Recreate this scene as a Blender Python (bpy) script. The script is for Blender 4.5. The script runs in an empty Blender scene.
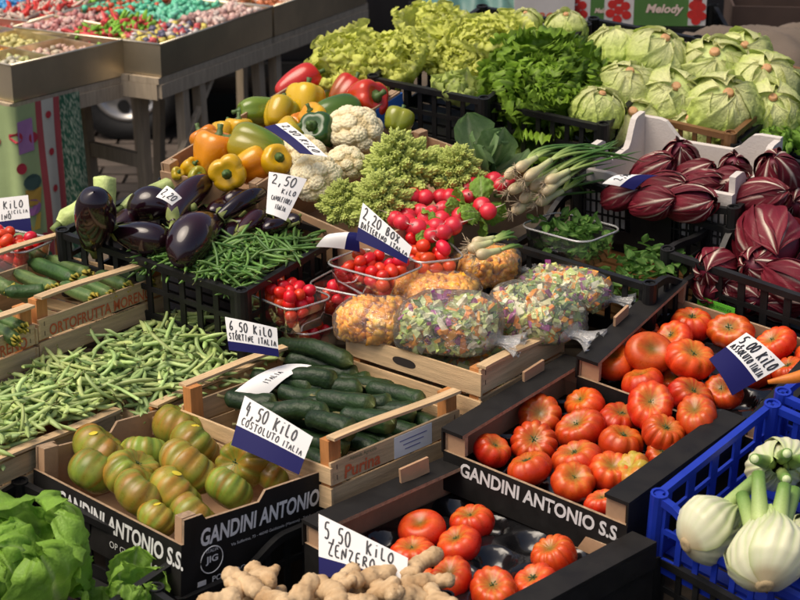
import bpy, math, random
import numpy as np
from mathutils import Matrix, Vector

# ------------------------------------------------------------------ camera, sky, sun, exposure
scene = bpy.context.scene
COL = scene.collection
cd = bpy.data.cameras.new('camera')
cam = bpy.data.objects.new('camera', cd)
COL.objects.link(cam)
cam.location = (0, 0, 2.1)
cam.rotation_euler = (math.radians(90 - 20.5), 0, 0)
cd.sensor_width = 36.0
cd.lens = 36.0 * 1750 / 800
cd.clip_end = 500
cd.dof.use_dof = True
cd.dof.focus_distance = 3.75
cd.dof.aperture_fstop = 6.5
scene.camera = cam

SUN_AZ = math.radians(-112)      # direction the light comes from, clockwise from +Y
SUN_EL = math.radians(62)
world = bpy.data.worlds.new('World')
scene.world = world
world.use_nodes = True
wn = world.node_tree
bg = wn.nodes['Background']
sky = wn.nodes.new('ShaderNodeTexSky')
sky.sky_type = 'NISHITA'
sky.sun_disc = False
sky.sun_elevation = SUN_EL
sky.sun_rotation = SUN_AZ
sky.dust_density = 5.0
sky.air_density = 0.7
sky.ozone_density = 0.4
wn.links.new(sky.outputs[0], bg.inputs[0])
bg.inputs[1].default_value = 0.14
sd = bpy.data.lights.new('sun', 'SUN')
sd.energy = 2.15
sd.angle = math.radians(45)
sd.color = (1.0, 0.87, 0.69)
sun = bpy.data.objects.new('sun', sd)
COL.objects.link(sun)
dirv = Vector((math.sin(SUN_AZ) * math.cos(SUN_EL), math.cos(SUN_AZ) * math.cos(SUN_EL), math.sin(SUN_EL)))
sun.rotation_euler = dirv.to_track_quat('Z', 'Y').to_euler()
vs = scene.view_settings
vs.view_transform = 'Standard'
vs.look = 'None'
vs.gamma = 1
vs.exposure = 0.14
vs.use_curve_mapping = False

rng = np.random.default_rng(7)
R_ = random.Random(11)
pi = math.pi

# ------------------------------------------------------------------ where things stand
# crates: rim-plane centre x, y, z, yaw, lean towards the shopper, side lean, width, depth (metres)
CR = {'BL': (0.7874, 2.9043, 0.6228, -0.7369, 0.1869, 0.0054, 0.4767, 0.4033),
 'C1': (0.2332, 4.8445, 1.0381, -0.5318, 0.1457, -0.017, 0.3476, 0.6401),
 'C2': (0.5456, 4.7355, 1.0101, -0.5261, 0.1748, -0.0196, 0.3326, 0.6661),
 'C4': (0.8539, 4.6307, 0.9775, -0.6083, 0.157, -0.0323, 0.3261, 0.5),
 'C5': (1.1122, 4.4111, 0.9167, -0.6147, 0.1558, 0.003, 0.34, 0.42),
 'CAU': (0.005, 4.1541, 0.8661, -0.822, 0.1062, -0.0298, 0.4369, 0.5579),
 'CU': (-0.1705, 3.3682, 0.6507, -0.7705, -0.0336, -0.0193, 0.4643, 0.3718),
 'E': (-0.4732, 3.9421, 0.7981, -0.6116, 0.1229, -0.0001, 0.5565, 0.3696),
 'GI': (-0.1813, 2.7764, 0.498, -0.8444, 0.0288, -0.0052, 0.3809, 0.3791),
 'GT': (-0.4224, 3.1506, 0.5911, -0.766, -0.0546, 0.0486, 0.4629, 0.4104),
 'K': (0.4694, 2.7078, 0.4681, -0.8519, 0.0916, -0.0014, 0.3302, 0.326),
 'LE': (-0.6965, 2.8611, 0.5126, -0.6393, 0.1047, 0.0172, 0.4283, 0.3762),
 'P': (-0.2979, 4.3945, 0.9373, -0.5633, 0.1447, -0.0523, 0.2997, 0.6624),
 'RK': (0.7057, 4.2062, 0.8706, -0.5716, 0.0836, -0.0403, 0.421, 0.3374),
 'RR': (0.966, 3.8981, 0.8047, -0.7217, 0.167, -0.0449, 0.4727, 0.52),
 'SK': (0.5032, 3.9407, 0.7968, -0.6717, 0.1107, -0.0197, 0.4354, 0.3744),
 'T1': (0.3925, 3.2229, 0.6215, -0.7098, 0.0818, -0.0115, 0.445, 0.42),
 'T2': (0.6815, 3.4981, 0.681, -0.6126, 0.1823, -0.0007, 0.446, 0.4164),
 'T3': (0.1442, 2.9209, 0.5373, -0.806, 0.0115, -0.0024, 0.5186, 0.41),
 'TA': (-1.3617, 5.8194, 0.885, -0.6641, 0.0, 0.0, 0.8822, 0.6053),
 'TB': (-0.8859, 6.063, 0.885, -0.4754, 0.0, 0.0, 0.6, 0.7017),
 'W2': (-0.8038, 3.8025, 0.7687, -0.5962, -0.0382, 0.007, 0.33, 0.4063),
 'W5': (0.1215, 3.5783, 0.7011, -0.6847, 0.014, -0.007, 0.3705, 0.2998)}
PL = {'BAG': [(-0.0549, 3.58, 0.71, 0.0824, 0.0607), (0.0902, 3.7, 0.7287, 0.0896, 0.0538), (0.103, 3.5, 0.7341, 0.1102, 0.0784), (0.2864, 3.6, 0.7187, 0.1134, 0.0785),
         (0.3778, 3.74, 0.7308, 0.1042, 0.0589), (0.1978, 3.84, 0.7438, 0.0837, 0.0558)],
 'C5': [(-0.1384, -0.0469, -0.03, 0.0578), (-0.0844, 0.0548, -0.03, 0.0531)],
 'CAB': [(0.0944, 0.2002, 0.03, 0.0749)],
 'CARD': {'assoluto': [(0.7393, 3.4779, 0.7244), (0.8171, 3.4304, 0.6701), (0.6952, 3.3619, 0.6284), (0.6532, 3.4213, 0.6877)],
          'blank': [(-0.352, 3.4272, 0.6068), (-0.2435, 3.4841, 0.6501), (-0.1891, 3.4715, 0.6484), (-0.2869, 3.4114, 0.6044)],
          'cavolfiori': [(-0.3036, 3.9029, 0.9575), (-0.2153, 3.8931, 0.9435), (-0.2623, 3.8348, 0.8603), (-0.3087, 3.8459, 0.876)],
          'costoluto': [(-0.3067, 3.1769, 0.7094), (-0.1698, 3.1052, 0.6536), (-0.1958, 3.059, 0.5941), (-0.3314, 3.1151, 0.6317)],
          'curled': [(-0.1896, 3.7408, 0.8243), (-0.1408, 3.7754, 0.8485), (-0.0954, 3.7731, 0.8469), (-0.0902, 3.734, 0.8195)],
          'datterino': [(-0.0787, 3.5607, 0.9891), (0.0253, 3.4894, 0.9145), (0.0147, 3.4693, 0.8836), (-0.0932, 3.5151, 0.9214)],
          'left': [(-1.1028, 4.2517, 0.7735), (-0.9401, 4.2354, 0.7997), (-0.928, 4.1943, 0.7176), (-1.0902, 4.2092, 0.6886)],
          'pepper': [(-0.2721, 4.0969, 1.0233), (-0.1704, 3.997, 0.9668), (-0.2374, 4.013, 0.9697), (-0.3275, 4.0936, 1.0143)],
          'radicchio': [(0.4828, 4.0143, 0.8926), (0.5429, 4.0428, 0.909), (0.6192, 4.0371, 0.9057), (0.5579, 4.0002, 0.8844)],
          'small': [(-0.5387, 3.8821, 0.9299), (-0.5024, 3.86, 0.9078), (-0.5243, 3.8453, 0.8931), (-0.5625, 3.8618, 0.9096)],
          'stortine': [(-0.374, 3.4902, 0.7563), (-0.2626, 3.4783, 0.7357), (-0.2576, 3.4471, 0.6816), (-0.3643, 3.4546, 0.6947)],
          'zenzero': [(-0.149, 2.8771, 0.6041), (0.0145, 2.7984, 0.556), (0.0108, 2.7634, 0.5063), (-0.1476, 2.8113, 0.5139)]},
 'CARROT': [(0.7084, 3.1, 0.7724), (0.7968, 3.12, 0.7807)],
 'CAUL': [(-0.2131, 0.0381, 0.06, 0.0739), (-0.2012, -0.1504, 0.04, 0.0696), (-0.0872, -0.2027, 0.04, 0.0654), (-0.1056, -0.0891, 0.04, 0.0494)],
 'CUC': [(-0.1639, 0.1739, -0.01, 0.0022), (-0.1998, 0.1302, -0.035, 0.0022), (-0.1043, 0.1312, -0.035, 0.0022), (-0.0534, -0.0051, -0.035, 0.0021),
         (-0.0185, 0.064, -0.035, 0.0021), (0.0089, 0.1269, -0.035, 0.0021), (0.0286, -0.0809, -0.035, 0.0021), (0.0473, -0.0135, -0.035, 0.0021),
         (0.0735, 0.054, -0.035, 0.0021), (0.0978, 0.128, -0.035, 0.0021), (0.1136, -0.0767, -0.035, 0.002), (0.1557, -0.0043, -0.035, 0.002),
         (0.1629, 0.0748, -0.08, 0.0021), (0.1629, 0.0011, -0.09, 0.002), (0.1833, 0.1287, -0.08, 0.0021), (-0.1118, -0.0944, -0.035, 0.0021),
         (-0.2371, -0.044, -0.06, 0.0022), (-0.2119, 0.0369, -0.035, 0.0022), (0.1581, -0.0373, -0.09, 0.002), (-0.1109, 0.0046, -0.03, 0.0021),
         (-0.0731, 0.0429, -0.02, 0.0021), (0.0739, 0.0047, -0.02, 0.0021), (-0.0632, 0.1522, -0.04, 0.0022), (-0.0664, -0.0795, -0.05, 0.0021),
         (0.1224, 0.0725, -0.05, 0.0021), (0.094, -0.0877, -0.07, 0.002)],
 'EGG': [(0.1203, -0.004, 0.03, 0.1096, 0.106, 0.04, 0.0209), (0.1163, 0.1385, 0.02, 0.1995, 0.1289, 0.03, 0.0191),
         (-0.1555, -0.1411, 0.02, -0.1579, -0.0561, 0.03, 0.0259), (-0.0972, -0.0588, 0.0, 0.0296, -0.1055, 0.01, 0.0285),
         (-0.0482, 0.0799, 0.02, 0.013, -0.0554, 0.02, 0.0265), (0.1801, 0.1155, 0.03, 0.1537, 0.0432, 0.03, 0.0165),
         (-0.188, -0.173, -0.02, -0.0917, -0.2451, 0.17, 0.0436), (-0.1266, -0.1591, 0.03, 0.0242, -0.1315, 0.03, 0.035),
         (0.0494, 0.0055, 0.04, 0.0994, -0.1942, 0.03, 0.047), (-0.0431, -0.0116, 0.05, -0.1733, -0.0591, 0.04, 0.0378),
         (0.0037, -0.0952, 0.06, -0.0822, 0.1325, 0.07, 0.0324), (0.0573, 0.0746, 0.02, 0.1327, -0.0566, -0.0, 0.0214),
         (-0.0311, 0.1468, 0.03, 0.0023, 0.0367, 0.03, 0.0268), (0.0447, -0.0078, 0.04, 0.0629, 0.1736, 0.06, 0.0199),
         (0.0562, 0.0293, 0.03, 0.1464, 0.1045, 0.02, 0.0189), (0.1776, 0.0991, 0.02, 0.1201, 0.0569, 0.0, 0.0165),
         (-0.0048, -0.1099, -0.01, -0.0838, -0.1648, -0.01, 0.0279), (0.0244, 0.1668, 0.04, -0.003, 0.0888, 0.04, 0.0218)],
 'END': [(-0.2907, -0.1977, -0.0, 0.1341), (-0.1666, -0.1659, 0.02, 0.1219), (-0.2025, 0.0568, 0.03, 0.1322), (0.0057, 0.018, 0.03, 0.129),
         (0.0551, -0.2603, -0.0, 0.075), (-0.0223, -0.0834, 0.0, 0.0944)],
 'FEN': [(-0.1428, 0.0771, -0.04, 0.06), (-0.1332, -0.1793, -0.04, 0.0607), (0.0024, -0.2111, 0.0, 0.0709)],
 'FRI': [(-0.0827, -0.2099, 0.03, 0.1659)],
 'GINP': [(-0.0311, -0.1415, 0.045, 0.0018), (-0.0467, -0.0477, 0.045, 0.0018), (0.0826, 0.0041, 0.045, 0.0018), (0.0913, 0.0946, 0.045, 0.0018),
          (0.1702, 0.1512, 0.045, 0.0018), (-0.0452, -0.087, 0.045, 0.0018), (0.0523, -0.0394, 0.045, 0.0018), (0.0667, 0.052, 0.045, 0.0018),
          (0.1402, 0.0828, 0.045, 0.0018), (0.1181, 0.1865, 0.045, 0.0018), (0.1823, 0.1045, 0.045, 0.0018), (0.0384, -0.0843, 0.045, 0.0018),
          (0.129, 0.0111, 0.045, 0.0017), (0.2322, 0.1302, 0.045, 0.0018)],
 'GT': [(-0.2159, 0.1254, -0.025, 0.0573), (-0.0824, 0.0856, -0.025, 0.0555), (-0.1122, -0.0179, -0.025, 0.0446), (-0.1766, -0.0796, -0.025, 0.0567),
        (-0.1028, -0.1905, -0.025, 0.0469), (-0.044, -0.1041, -0.025, 0.0531), (0.0452, -0.0337, -0.0, 0.0548), (0.0568, 0.097, -0.025, 0.0523),
        (0.0438, -0.2008, -0.025, 0.055), (0.0811, -0.0978, -0.025, 0.0539), (0.1329, -0.0059, -0.025, 0.0446), (0.1071, -0.1671, -0.05, 0.0378),
        (0.1438, -0.1024, -0.05, 0.0457), (0.1064, 0.1368, -0.05, 0.0402)],
 'ICE2': [(-0.0086, 0.1269, -0.0, 0.0674), (0.1125, 0.1401, -0.0, 0.078), (0.1232, -0.0869, -0.0, 0.0671), (0.1126, -0.2525, -0.0, 0.055),
          (-0.2047, 0.2294, -0.0, 0.0493), (-0.3286, 0.2191, -0.0, 0.0381)],
 'ICE4': [(-0.0631, 0.1203, -0.0, 0.0831), (0.0966, 0.0964, -0.0, 0.0787), (-0.0678, -0.1261, -0.0, 0.0748), (0.0695, -0.1085, -0.0, 0.0818),
          (-0.1355, -0.2326, -0.05, 0.0772), (0.0051, -0.1588, -0.07, 0.0744), (-0.0442, 0.2626, -0.01, 0.0678), (0.1619, -0.0054, -0.03, 0.0692),
          (-0.2141, 0.0453, -0.04, 0.0559)],
 'LET': [(0.0062, 0.0058, -0.0, 0.111), (0.1957, 0.0739, 0.0, 0.0473)],
 'LT': [(-0.9492, 4.02, 0.7521)],
 'ON': [((0.2539, 3.9427, 0.897), (0.3252, 4.02, 0.9071), (0.5097, 4.186, 0.9356)), ((0.2849, 3.9726, 0.8631), (0.3447, 4.02, 0.8974), (0.4303, 4.1681, 0.849)),
        ((0.2656, 3.9596, 0.8423), (0.3274, 4.02, 0.8539), (0.5811, 4.1992, 0.8598)), ((0.3087, 3.984, 0.8893), (0.3741, 4.02, 0.927), (0.5119, 4.1477, 0.948)),
        ((0.3239, 3.9836, 0.8547), (0.3902, 4.02, 0.876), (0.4579, 4.1422, 0.8701)), ((0.2914, 3.9502, 0.9241), (0.3597, 4.02, 0.9529), (0.5076, 4.179, 0.9182)),
        ((0.3333, 3.9624, 0.886), (0.404, 4.02, 0.9119), (0.4536, 4.2359, 0.868)), ((0.2476, 3.9653, 0.9245), (0.3033, 4.02, 0.9515), (0.5579, 4.1683, 0.9122)),
        ((0.2726, 3.9584, 0.9461), (0.324, 4.02, 0.9591), (0.445, 4.2541, 0.8435)), ((0.3432, 3.9771, 0.9087), (0.4033, 4.02, 0.9269), (0.5209, 4.2209, 0.9317))],
 'ON2': [((0.1519, 3.7, 0.8358), (0.2068, 3.73, 0.8446), (0.2549, 3.78, 0.8374)), ((0.169, 3.68, 0.8286), (0.2239, 3.71, 0.8324), (0.2608, 3.76, 0.8249)),
         ((0.1619, 3.73, 0.8398), (0.2128, 3.76, 0.844), (0.2481, 3.82, 0.8385))],
 'P': [(-0.06, -0.2231, -0.0, 0.0502), (0.0687, -0.3288, 0.02, 0.0412), (0.0711, -0.2408, 0.0, 0.0419), (0.0553, -0.1892, 0.03, 0.0496),
       (-0.1148, -0.0498, -0.01, 0.0338), (-0.1377, -0.298, -0.02, 0.015), (-0.0996, -0.326, -0.02, 0.0149), (-0.0922, -0.283, -0.02, 0.0225),
       (-0.0175, -0.3475, -0.0, 0.022), (-0.1387, 0.0974, -0.02, 0.0374), (-0.0577, 0.0602, 0.0, 0.0394), (-0.0338, 0.1459, -0.0, 0.0451),
       (-0.1657, 0.2953, -0.02, 0.0414), (0.1086, -0.0065, -0.0, 0.0459), (0.0803, 0.1093, -0.0, 0.0443), (0.0976, 0.2366, -0.0, 0.0505), (0.2507, 0.152, -0.0, 0.0335),
       (0.029, 0.0275, 0.0, 0.0259), (-0.0302, 0.0624, -0.03, 0.0315), (-0.0949, 0.3447, -0.05, 0.0277), (0.0348, 0.2484, -0.05, 0.0323),
       (-0.155, -0.1356, -0.02, 0.0361), (0.1207, -0.2153, 0.01, 0.0369), (-0.0146, -0.1747, 0.0, 0.0377), (0.0596, -0.0686, 0.01, 0.0381),
       (-0.0112, 0.3021, -0.02, 0.0381), (0.0756, 0.0264, 0.02, 0.0334), (-0.1372, -0.0778, -0.02, 0.0337)],
 'PALE': [(-0.1997, -0.052, 0.03, -0.1806, 0.1073, 0.04, 0.0192), (-0.2141, -0.1064, 0.0, -0.249, -0.0501, 0.1, 0.0287),
          (-0.3383, -0.1283, -0.02, -0.3147, -0.0339, 0.02, 0.0266), (-0.1312, 0.1084, 0.02, -0.1628, 0.1901, 0.02, 0.0196)],
 'PEP': [],
 'RAD': [(0.1149, -0.0717, -0.0, 0.0192), (0.1361, -0.0521, 0.0, 0.0192), (0.1196, 0.0416, -0.0, 0.0195), (0.142, 0.0538, -0.0, 0.0195), (0.1715, -0.0027, -0.0, 0.0192),
         (0.1469, -0.0089, -0.0, 0.0193), (0.2117, 0.0182, -0.0, 0.0192), (0.2239, -0.0357, -0.0, 0.019), (0.1576, 0.1281, 0.0, 0.0196), (0.2064, 0.0714, -0.0, 0.0193),
         (0.2697, 0.0069, -0.0, 0.019), (0.2679, -0.0349, 0.0, 0.0189), (0.1747, -0.1057, -0.0, 0.0189), (0.1656, -0.1381, -0.0, 0.0189), (0.1713, -0.1803, -0.0, 0.0187),
         (0.2057, -0.0928, -0.0, 0.0189), (0.2328, -0.1386, -0.0, 0.0187), (0.2584, -0.1147, -0.0, 0.0187), (0.2247, -0.0751, -0.0, 0.0189),
         (0.3014, -0.1211, -0.0, 0.0185), (0.2101, -0.1987, -0.0, 0.0186), (0.2264, -0.1757, -0.0, 0.0186), (0.2882, -0.1793, 0.0, 0.0184),
         (0.3219, -0.1705, -0.0, 0.0183), (0.2082, 0.1321, -0.0, 0.0195), (0.1888, 0.1312, -0.0, 0.0196), (0.3128, -0.0169, -0.0, 0.0188), (0.1757, 0.0681, 0.0, 0.0194),
         (0.2559, -0.1866, -0.0, 0.0185), (0.2766, -0.152, -0.0, 0.0185), (0.281, -0.078, -0.0, 0.0187), (0.2225, 0.1454, 0.0, 0.0195), (0.2597, -0.1678, -0.0, 0.0185),
         (0.2003, -0.169, -0.0, 0.0187)],
 'RK': [(-0.0324, 0.056, -0.0, 0.0481), (0.035, -0.0034, 0.0, 0.0373), (-0.0691, -0.0249, -0.0, 0.0426), (0.0085, -0.1218, -0.0, 0.0415),
        (-0.0615, -0.2157, -0.0, 0.0363), (0.0238, -0.2225, 0.0, 0.0407), (0.1045, -0.1885, -0.0, 0.0453), (0.0817, -0.0848, 0.0, 0.0463),
        (0.1345, -0.0434, -0.0, 0.0439), (0.2457, 0.0089, 0.03, 0.0533), (0.2366, -0.0788, 0.0, 0.0479), (0.1172, 0.0532, -0.0, 0.0398)],
 'ROM': [(0.024, -0.0206, 0.05, 0.1025), (0.0948, -0.1536, 0.02, 0.0856), (0.0106, -0.2003, 0.01, 0.0647), (0.1162, 0.0697, 0.03, 0.0831)],
 'RR': [(-0.0662, -0.0771, -0.0, 0.0795), (-0.1231, -0.2186, -0.03, 0.0486), (-0.1266, -0.2269, -0.07, 0.0465), (-0.042, -0.1594, -0.03, 0.0508),
        (0.054, -0.1815, -0.03, 0.0545), (0.0326, -0.1915, -0.08, 0.0458), (-0.0277, -0.2132, -0.08, 0.0391), (-0.1073, 0.1146, 0.0, 0.0388),
        (-0.0694, -0.2197, -0.07, 0.0323)],
 'SPT': [(0.4043, 3.9438, 0.81, -1.1141, 0.1771, 0.2305)],
 'T1': [(-0.1523, -0.1394, -0.05, 0.0365), (-0.164, 0.0402, -0.05, 0.0442), (-0.1187, 0.1397, -0.05, 0.0426), (-0.0645, 0.0446, -0.05, 0.0456),
        (-0.1059, -0.0592, -0.05, 0.045), (-0.0502, -0.1476, -0.05, 0.0418), (0.0016, -0.0594, -0.05, 0.0442), (0.0448, -0.1339, -0.05, 0.0432),
        (-0.0261, 0.131, -0.05, 0.0419), (0.0388, 0.1448, -0.0, 0.0475), (0.1384, 0.1661, 0.0, 0.0449), (0.1047, 0.0935, -0.02, 0.0446), (0.0336, 0.0501, -0.05, 0.0449),
        (0.0829, -0.0581, -0.05, 0.0436), (0.1249, -0.0403, -0.04, 0.0375), (0.1253, 0.0681, -0.05, 0.0343), (0.1256, -0.1473, -0.06, 0.0329)],
 'T2': [(-0.1861, -0.1101, -0.045, 0.0457), (-0.2058, 0.0747, -0.07, 0.034), (-0.1151, -0.0834, -0.01, 0.0475), (-0.1252, 0.1472, -0.06, 0.0454),
        (-0.1216, 0.0484, -0.045, 0.0422), (-0.0315, -0.0595, -0.01, 0.0493), (-0.0301, 0.1472, -0.045, 0.047), (0.0736, 0.1528, -0.045, 0.0442),
        (0.1376, 0.0927, -0.06, 0.0391), (0.1601, 0.1723, -0.05, 0.0395), (0.064, 0.0605, -0.07, 0.0393), (-0.0935, -0.151, -0.045, 0.0427),
        (-0.0511, -0.062, -0.07, 0.039), (0.0096, -0.1353, -0.045, 0.0422), (0.0593, -0.0737, -0.05, 0.0382)],
 'T3': [(-0.1637, 0.0167, -0.06, 0.0431), (-0.1154, 0.1076, -0.06, 0.0414), (-0.0715, 0.026, -0.06, 0.0424), (-0.1053, -0.0646, -0.06, 0.0419),
        (0.0081, -0.0765, -0.06, 0.0427), (0.0957, -0.0532, -0.06, 0.044), (0.0865, 0.1226, -0.06, 0.0437), (0.1287, 0.0221, -0.06, 0.0388),
        (-0.0421, -0.0948, -0.08, 0.0281)],
 'TUB': [(-0.2586, 3.7333, 0.72, -0.838, 0.1896, 0.1292), (-0.0565, 3.7363, 0.79, -0.6738, 0.1916, 0.1407), (-0.0939, 3.7686, 0.73, -0.5303, 0.2057, 0.1373),
         (0.0648, 3.8177, 0.8, -1.2663, 0.187, 0.1198)],
 'ZUC': [(-0.166, 0.0934, -0.05, 0.015, 0.0565, -0.05, 0.0156), (-0.1603, 0.038, -0.06, 0.0051, 0.0038, -0.06, 0.0143),
         (-0.1545, 0.142, -0.05, 0.0105, 0.101, -0.05, 0.0157), (-0.0032, 0.035, -0.06, 0.1261, -0.0009, -0.06, 0.014),
         (0.0205, 0.0702, -0.055, 0.1499, 0.0331, -0.055, 0.014), (0.0334, 0.1173, -0.05, 0.1498, 0.087, -0.05, 0.0141),
         (-0.1457, -0.0186, -0.07, -0.0068, -0.049, -0.07, 0.0141), (0.0386, 0.1794, -0.06, 0.1582, 0.159, -0.06, 0.0143),
         (-0.0206, -0.1263, -0.04, 0.0475, -0.069, -0.04, 0.0147), (-0.1954, -0.055, -0.05, -0.0453, -0.0881, -0.05, 0.0152)],
 'ZUC1': [(-0.027, -0.2563, -0.06, 0.1631, -0.2839, -0.06, 0.0143), (0.0339, -0.2241, -0.05, 0.1688, -0.2594, -0.05, 0.0143),
          (0.0678, -0.2716, -0.06, 0.1916, -0.3027, -0.06, 0.013)]}


# ------------------------------------------------------------------ materials
MATS = {}
def mat(name, color=(.5, .5, .5), rough=.5, metal=0, spec=.5, bump=0, bscale=40, var=0, vscale=8, coat=0, sss=0,
        attr=False, transl=0, objvar=0, detail=4, stretch=(1, 1, 1), rvar=0, alpha=1.0, hvar=0):
    """Principled material. attr: colour comes from the mesh's own 'Col' attribute. var: noise mottling."""
    if name in MATS:
        return MATS[name]
    m = bpy.data.materials.new(name)
    m.use_nodes = True
    nt = m.node_tree
    N, L = nt.nodes, nt.links
    b = N['Principled BSDF']
    out = N['Material Output']
    b.inputs['Base Color'].default_value = (*color, 1)
    b.inputs['Roughness'].default_value = rough
    b.inputs['Metallic'].default_value = metal
    b.inputs['Specular IOR Level'].default_value = spec
    if coat:
        b.inputs['Coat Weight'].default_value = coat
        b.inputs['Coat Roughness'].default_value = .08
    if sss:
        b.inputs['Subsurface Weight'].default_value = sss
        b.inputs['Subsurface Radius'].default_value = (.01, .006, .003)
        b.inputs['Subsurface Scale'].default_value = 1.0
    tc = N.new('ShaderNodeTexCoord')
    mp = N.new('ShaderNodeMapping')
    mp.inputs['Scale'].default_value = stretch
    oi = N.new('ShaderNodeObjectInfo')
    add = N.new('ShaderNodeVectorMath'); add.operation = 'ADD'
    mul = N.new('ShaderNodeMath'); mul.operation = 'MULTIPLY'; mul.inputs[1].default_value = 37.0
    L.new(oi.outputs['Random'], mul.inputs[0])
    L.new(tc.outputs['Object'], mp.inputs[0])
    L.new(mp.outputs[0], add.inputs[0]); L.new(mul.outputs[0], add.inputs[1])
    src = None
    if attr:
        a = N.new('ShaderNodeAttribute'); a.attribute_name = 'Col'
        src = a.outputs['Color']
    if var or objvar or hvar:
        hs = N.new('ShaderNodeHueSaturation')
        if src is not None:
            L.new(src, hs.inputs['Color'])
        else:
            hs.inputs['Color'].default_value = (*color, 1)
        val = None
        if var:
            nz = N.new('ShaderNodeTexNoise')
            nz.inputs['Scale'].default_value = vscale
            nz.inputs['Detail'].default_value = detail
            nz.inputs['Roughness'].default_value = .6
            L.new(add.outputs[0], nz.inputs['Vector'])
            mr = N.new('ShaderNodeMapRange')
            mr.inputs[1].default_value = .25; mr.inputs[2].default_value = .75
            mr.inputs[3].default_value = 1 - var; mr.inputs[4].default_value = 1 + var
            L.new(nz.outputs['Fac'], mr.inputs[0])
            val = mr.outputs[0]
            if rvar:
                rr = N.new('ShaderNodeMapRange')
                rr.inputs[1].default_value = .3; rr.inputs[2].default_value = .7
                rr.inputs[3].default_value = max(.02, rough - rvar); rr.inputs[4].default_value = min(1, rough + rvar)
                L.new(nz.outputs['Fac'], rr.inputs[0]); L.new(rr.outputs[0], b.inputs['Roughness'])
        if objvar:
            mo = N.new('ShaderNodeMapRange')
            mo.inputs[3].default_value = 1 - objvar; mo.inputs[4].default_value = 1 + objvar
            L.new(oi.outputs['Random'], mo.inputs[0])
            if val is not None:
                mm = N.new('ShaderNodeMath'); mm.operation = 'MULTIPLY'
                L.new(val, mm.inputs[0]); L.new(mo.outputs[0], mm.inputs[1]); val = mm.outputs[0]
            else:
                val = mo.outputs[0]
        if hvar:
            wv = N.new('ShaderNodeTexWhiteNoise'); wv.noise_dimensions = '1D'
            L.new(oi.outputs['Random'], wv.inputs['W'])
            mh = N.new('ShaderNodeMapRange')
            mh.inputs[3].default_value = .5 - hvar; mh.inputs[4].default_value = .5 + hvar
            L.new(wv.outputs['Value'], mh.inputs[0]); L.new(mh.outputs[0], hs.inputs['Hue'])
        if val is not None:
            L.new(val, hs.inputs['Value'])
        src = hs.outputs['Color']
    if src is not None:
        L.new(src, b.inputs['Base Color'])
    if bump:
        nb = N.new('ShaderNodeTexNoise')
        nb.inputs['Scale'].default_value = bscale
        nb.inputs['Detail'].default_value = 3
        L.new(add.outputs[0], nb.inputs['Vector'])
        bp = N.new('ShaderNodeBump')
        bp.inputs['Strength'].default_value = bump
        bp.inputs['Distance'].default_value = .003
        L.new(nb.outputs['Fac'], bp.inputs['Height'])
        L.new(bp.outputs[0], b.inputs['Normal'])
    last = b.outputs[0]
    if transl:
        t = N.new('ShaderNodeBsdfTranslucent')
        mx = N.new('ShaderNodeMixShader'); mx.inputs[0].default_value = transl
        if src is not None:
            L.new(src, t.inputs[0])
        else:
            t.inputs[0].default_value = (*color, 1)
        L.new(last, mx.inputs[1]); L.new(t.outputs[0], mx.inputs[2]); last = mx.outputs[0]
        L.new(last, out.inputs[0])
    MATS[name] = m
    return m

def film_mat(name, tint=(1, 1, 1), film=.06, rough=.06, gloss=.12, bump=0):
    """thin clear plastic: mostly transparent, Fresnel gloss, a trace of milky film"""
    m = bpy.data.materials.new(name); m.use_nodes = True
    nt = m.node_tree; N, L = nt.nodes, nt.links
    N.remove(N['Principled BSDF'])
    tr = N.new('ShaderNodeBsdfTransparent'); tr.inputs[0].default_value = (*tint, 1)
    gl = N.new('ShaderNodeBsdfGlossy'); gl.inputs['Roughness'].default_value = rough
    df = N.new('ShaderNodeBsdfDiffuse'); df.inputs[0].default_value = (.8, .8, .78, 1)
    lw = N.new('ShaderNodeLayerWeight'); lw.inputs[0].default_value = .25
    mr = N.new('ShaderNodeMapRange'); mr.inputs[3].default_value = gloss * .4; mr.inputs[4].default_value = min(1, gloss * 5)
    L.new(lw.outputs['Fresnel'], mr.inputs[0])
    m1 = N.new('ShaderNodeMixShader'); m1.inputs[0].default_value = film
    L.new(tr.outputs[0], m1.inputs[1]); L.new(df.outputs[0], m1.inputs[2])
    m2 = N.new('ShaderNodeMixShader')
    L.new(mr.outputs[0], m2.inputs[0]); L.new(m1.outputs[0], m2.inputs[1]); L.new(gl.outputs[0], m2.inputs[2])
    if bump:
        tc = N.new('ShaderNodeTexCoord')
        nb = N.new('ShaderNodeTexNoise'); nb.inputs['Scale'].default_value = 45; nb.inputs['Detail'].default_value = 4
        nb.inputs['Distortion'].default_value = 1.5
        L.new(tc.outputs['Object'], nb.inputs['Vector'])
        bp = N.new('ShaderNodeBump'); bp.inputs['Strength'].default_value = bump; bp.inputs['Distance'].default_value = .01
        L.new(nb.outputs['Fac'], bp.inputs['Height']); L.new(bp.outputs[0], gl.inputs['Normal'])
    L.new(m2.outputs[0], N['Material Output'].inputs[0])
    MATS[name] = m
    return m

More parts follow.
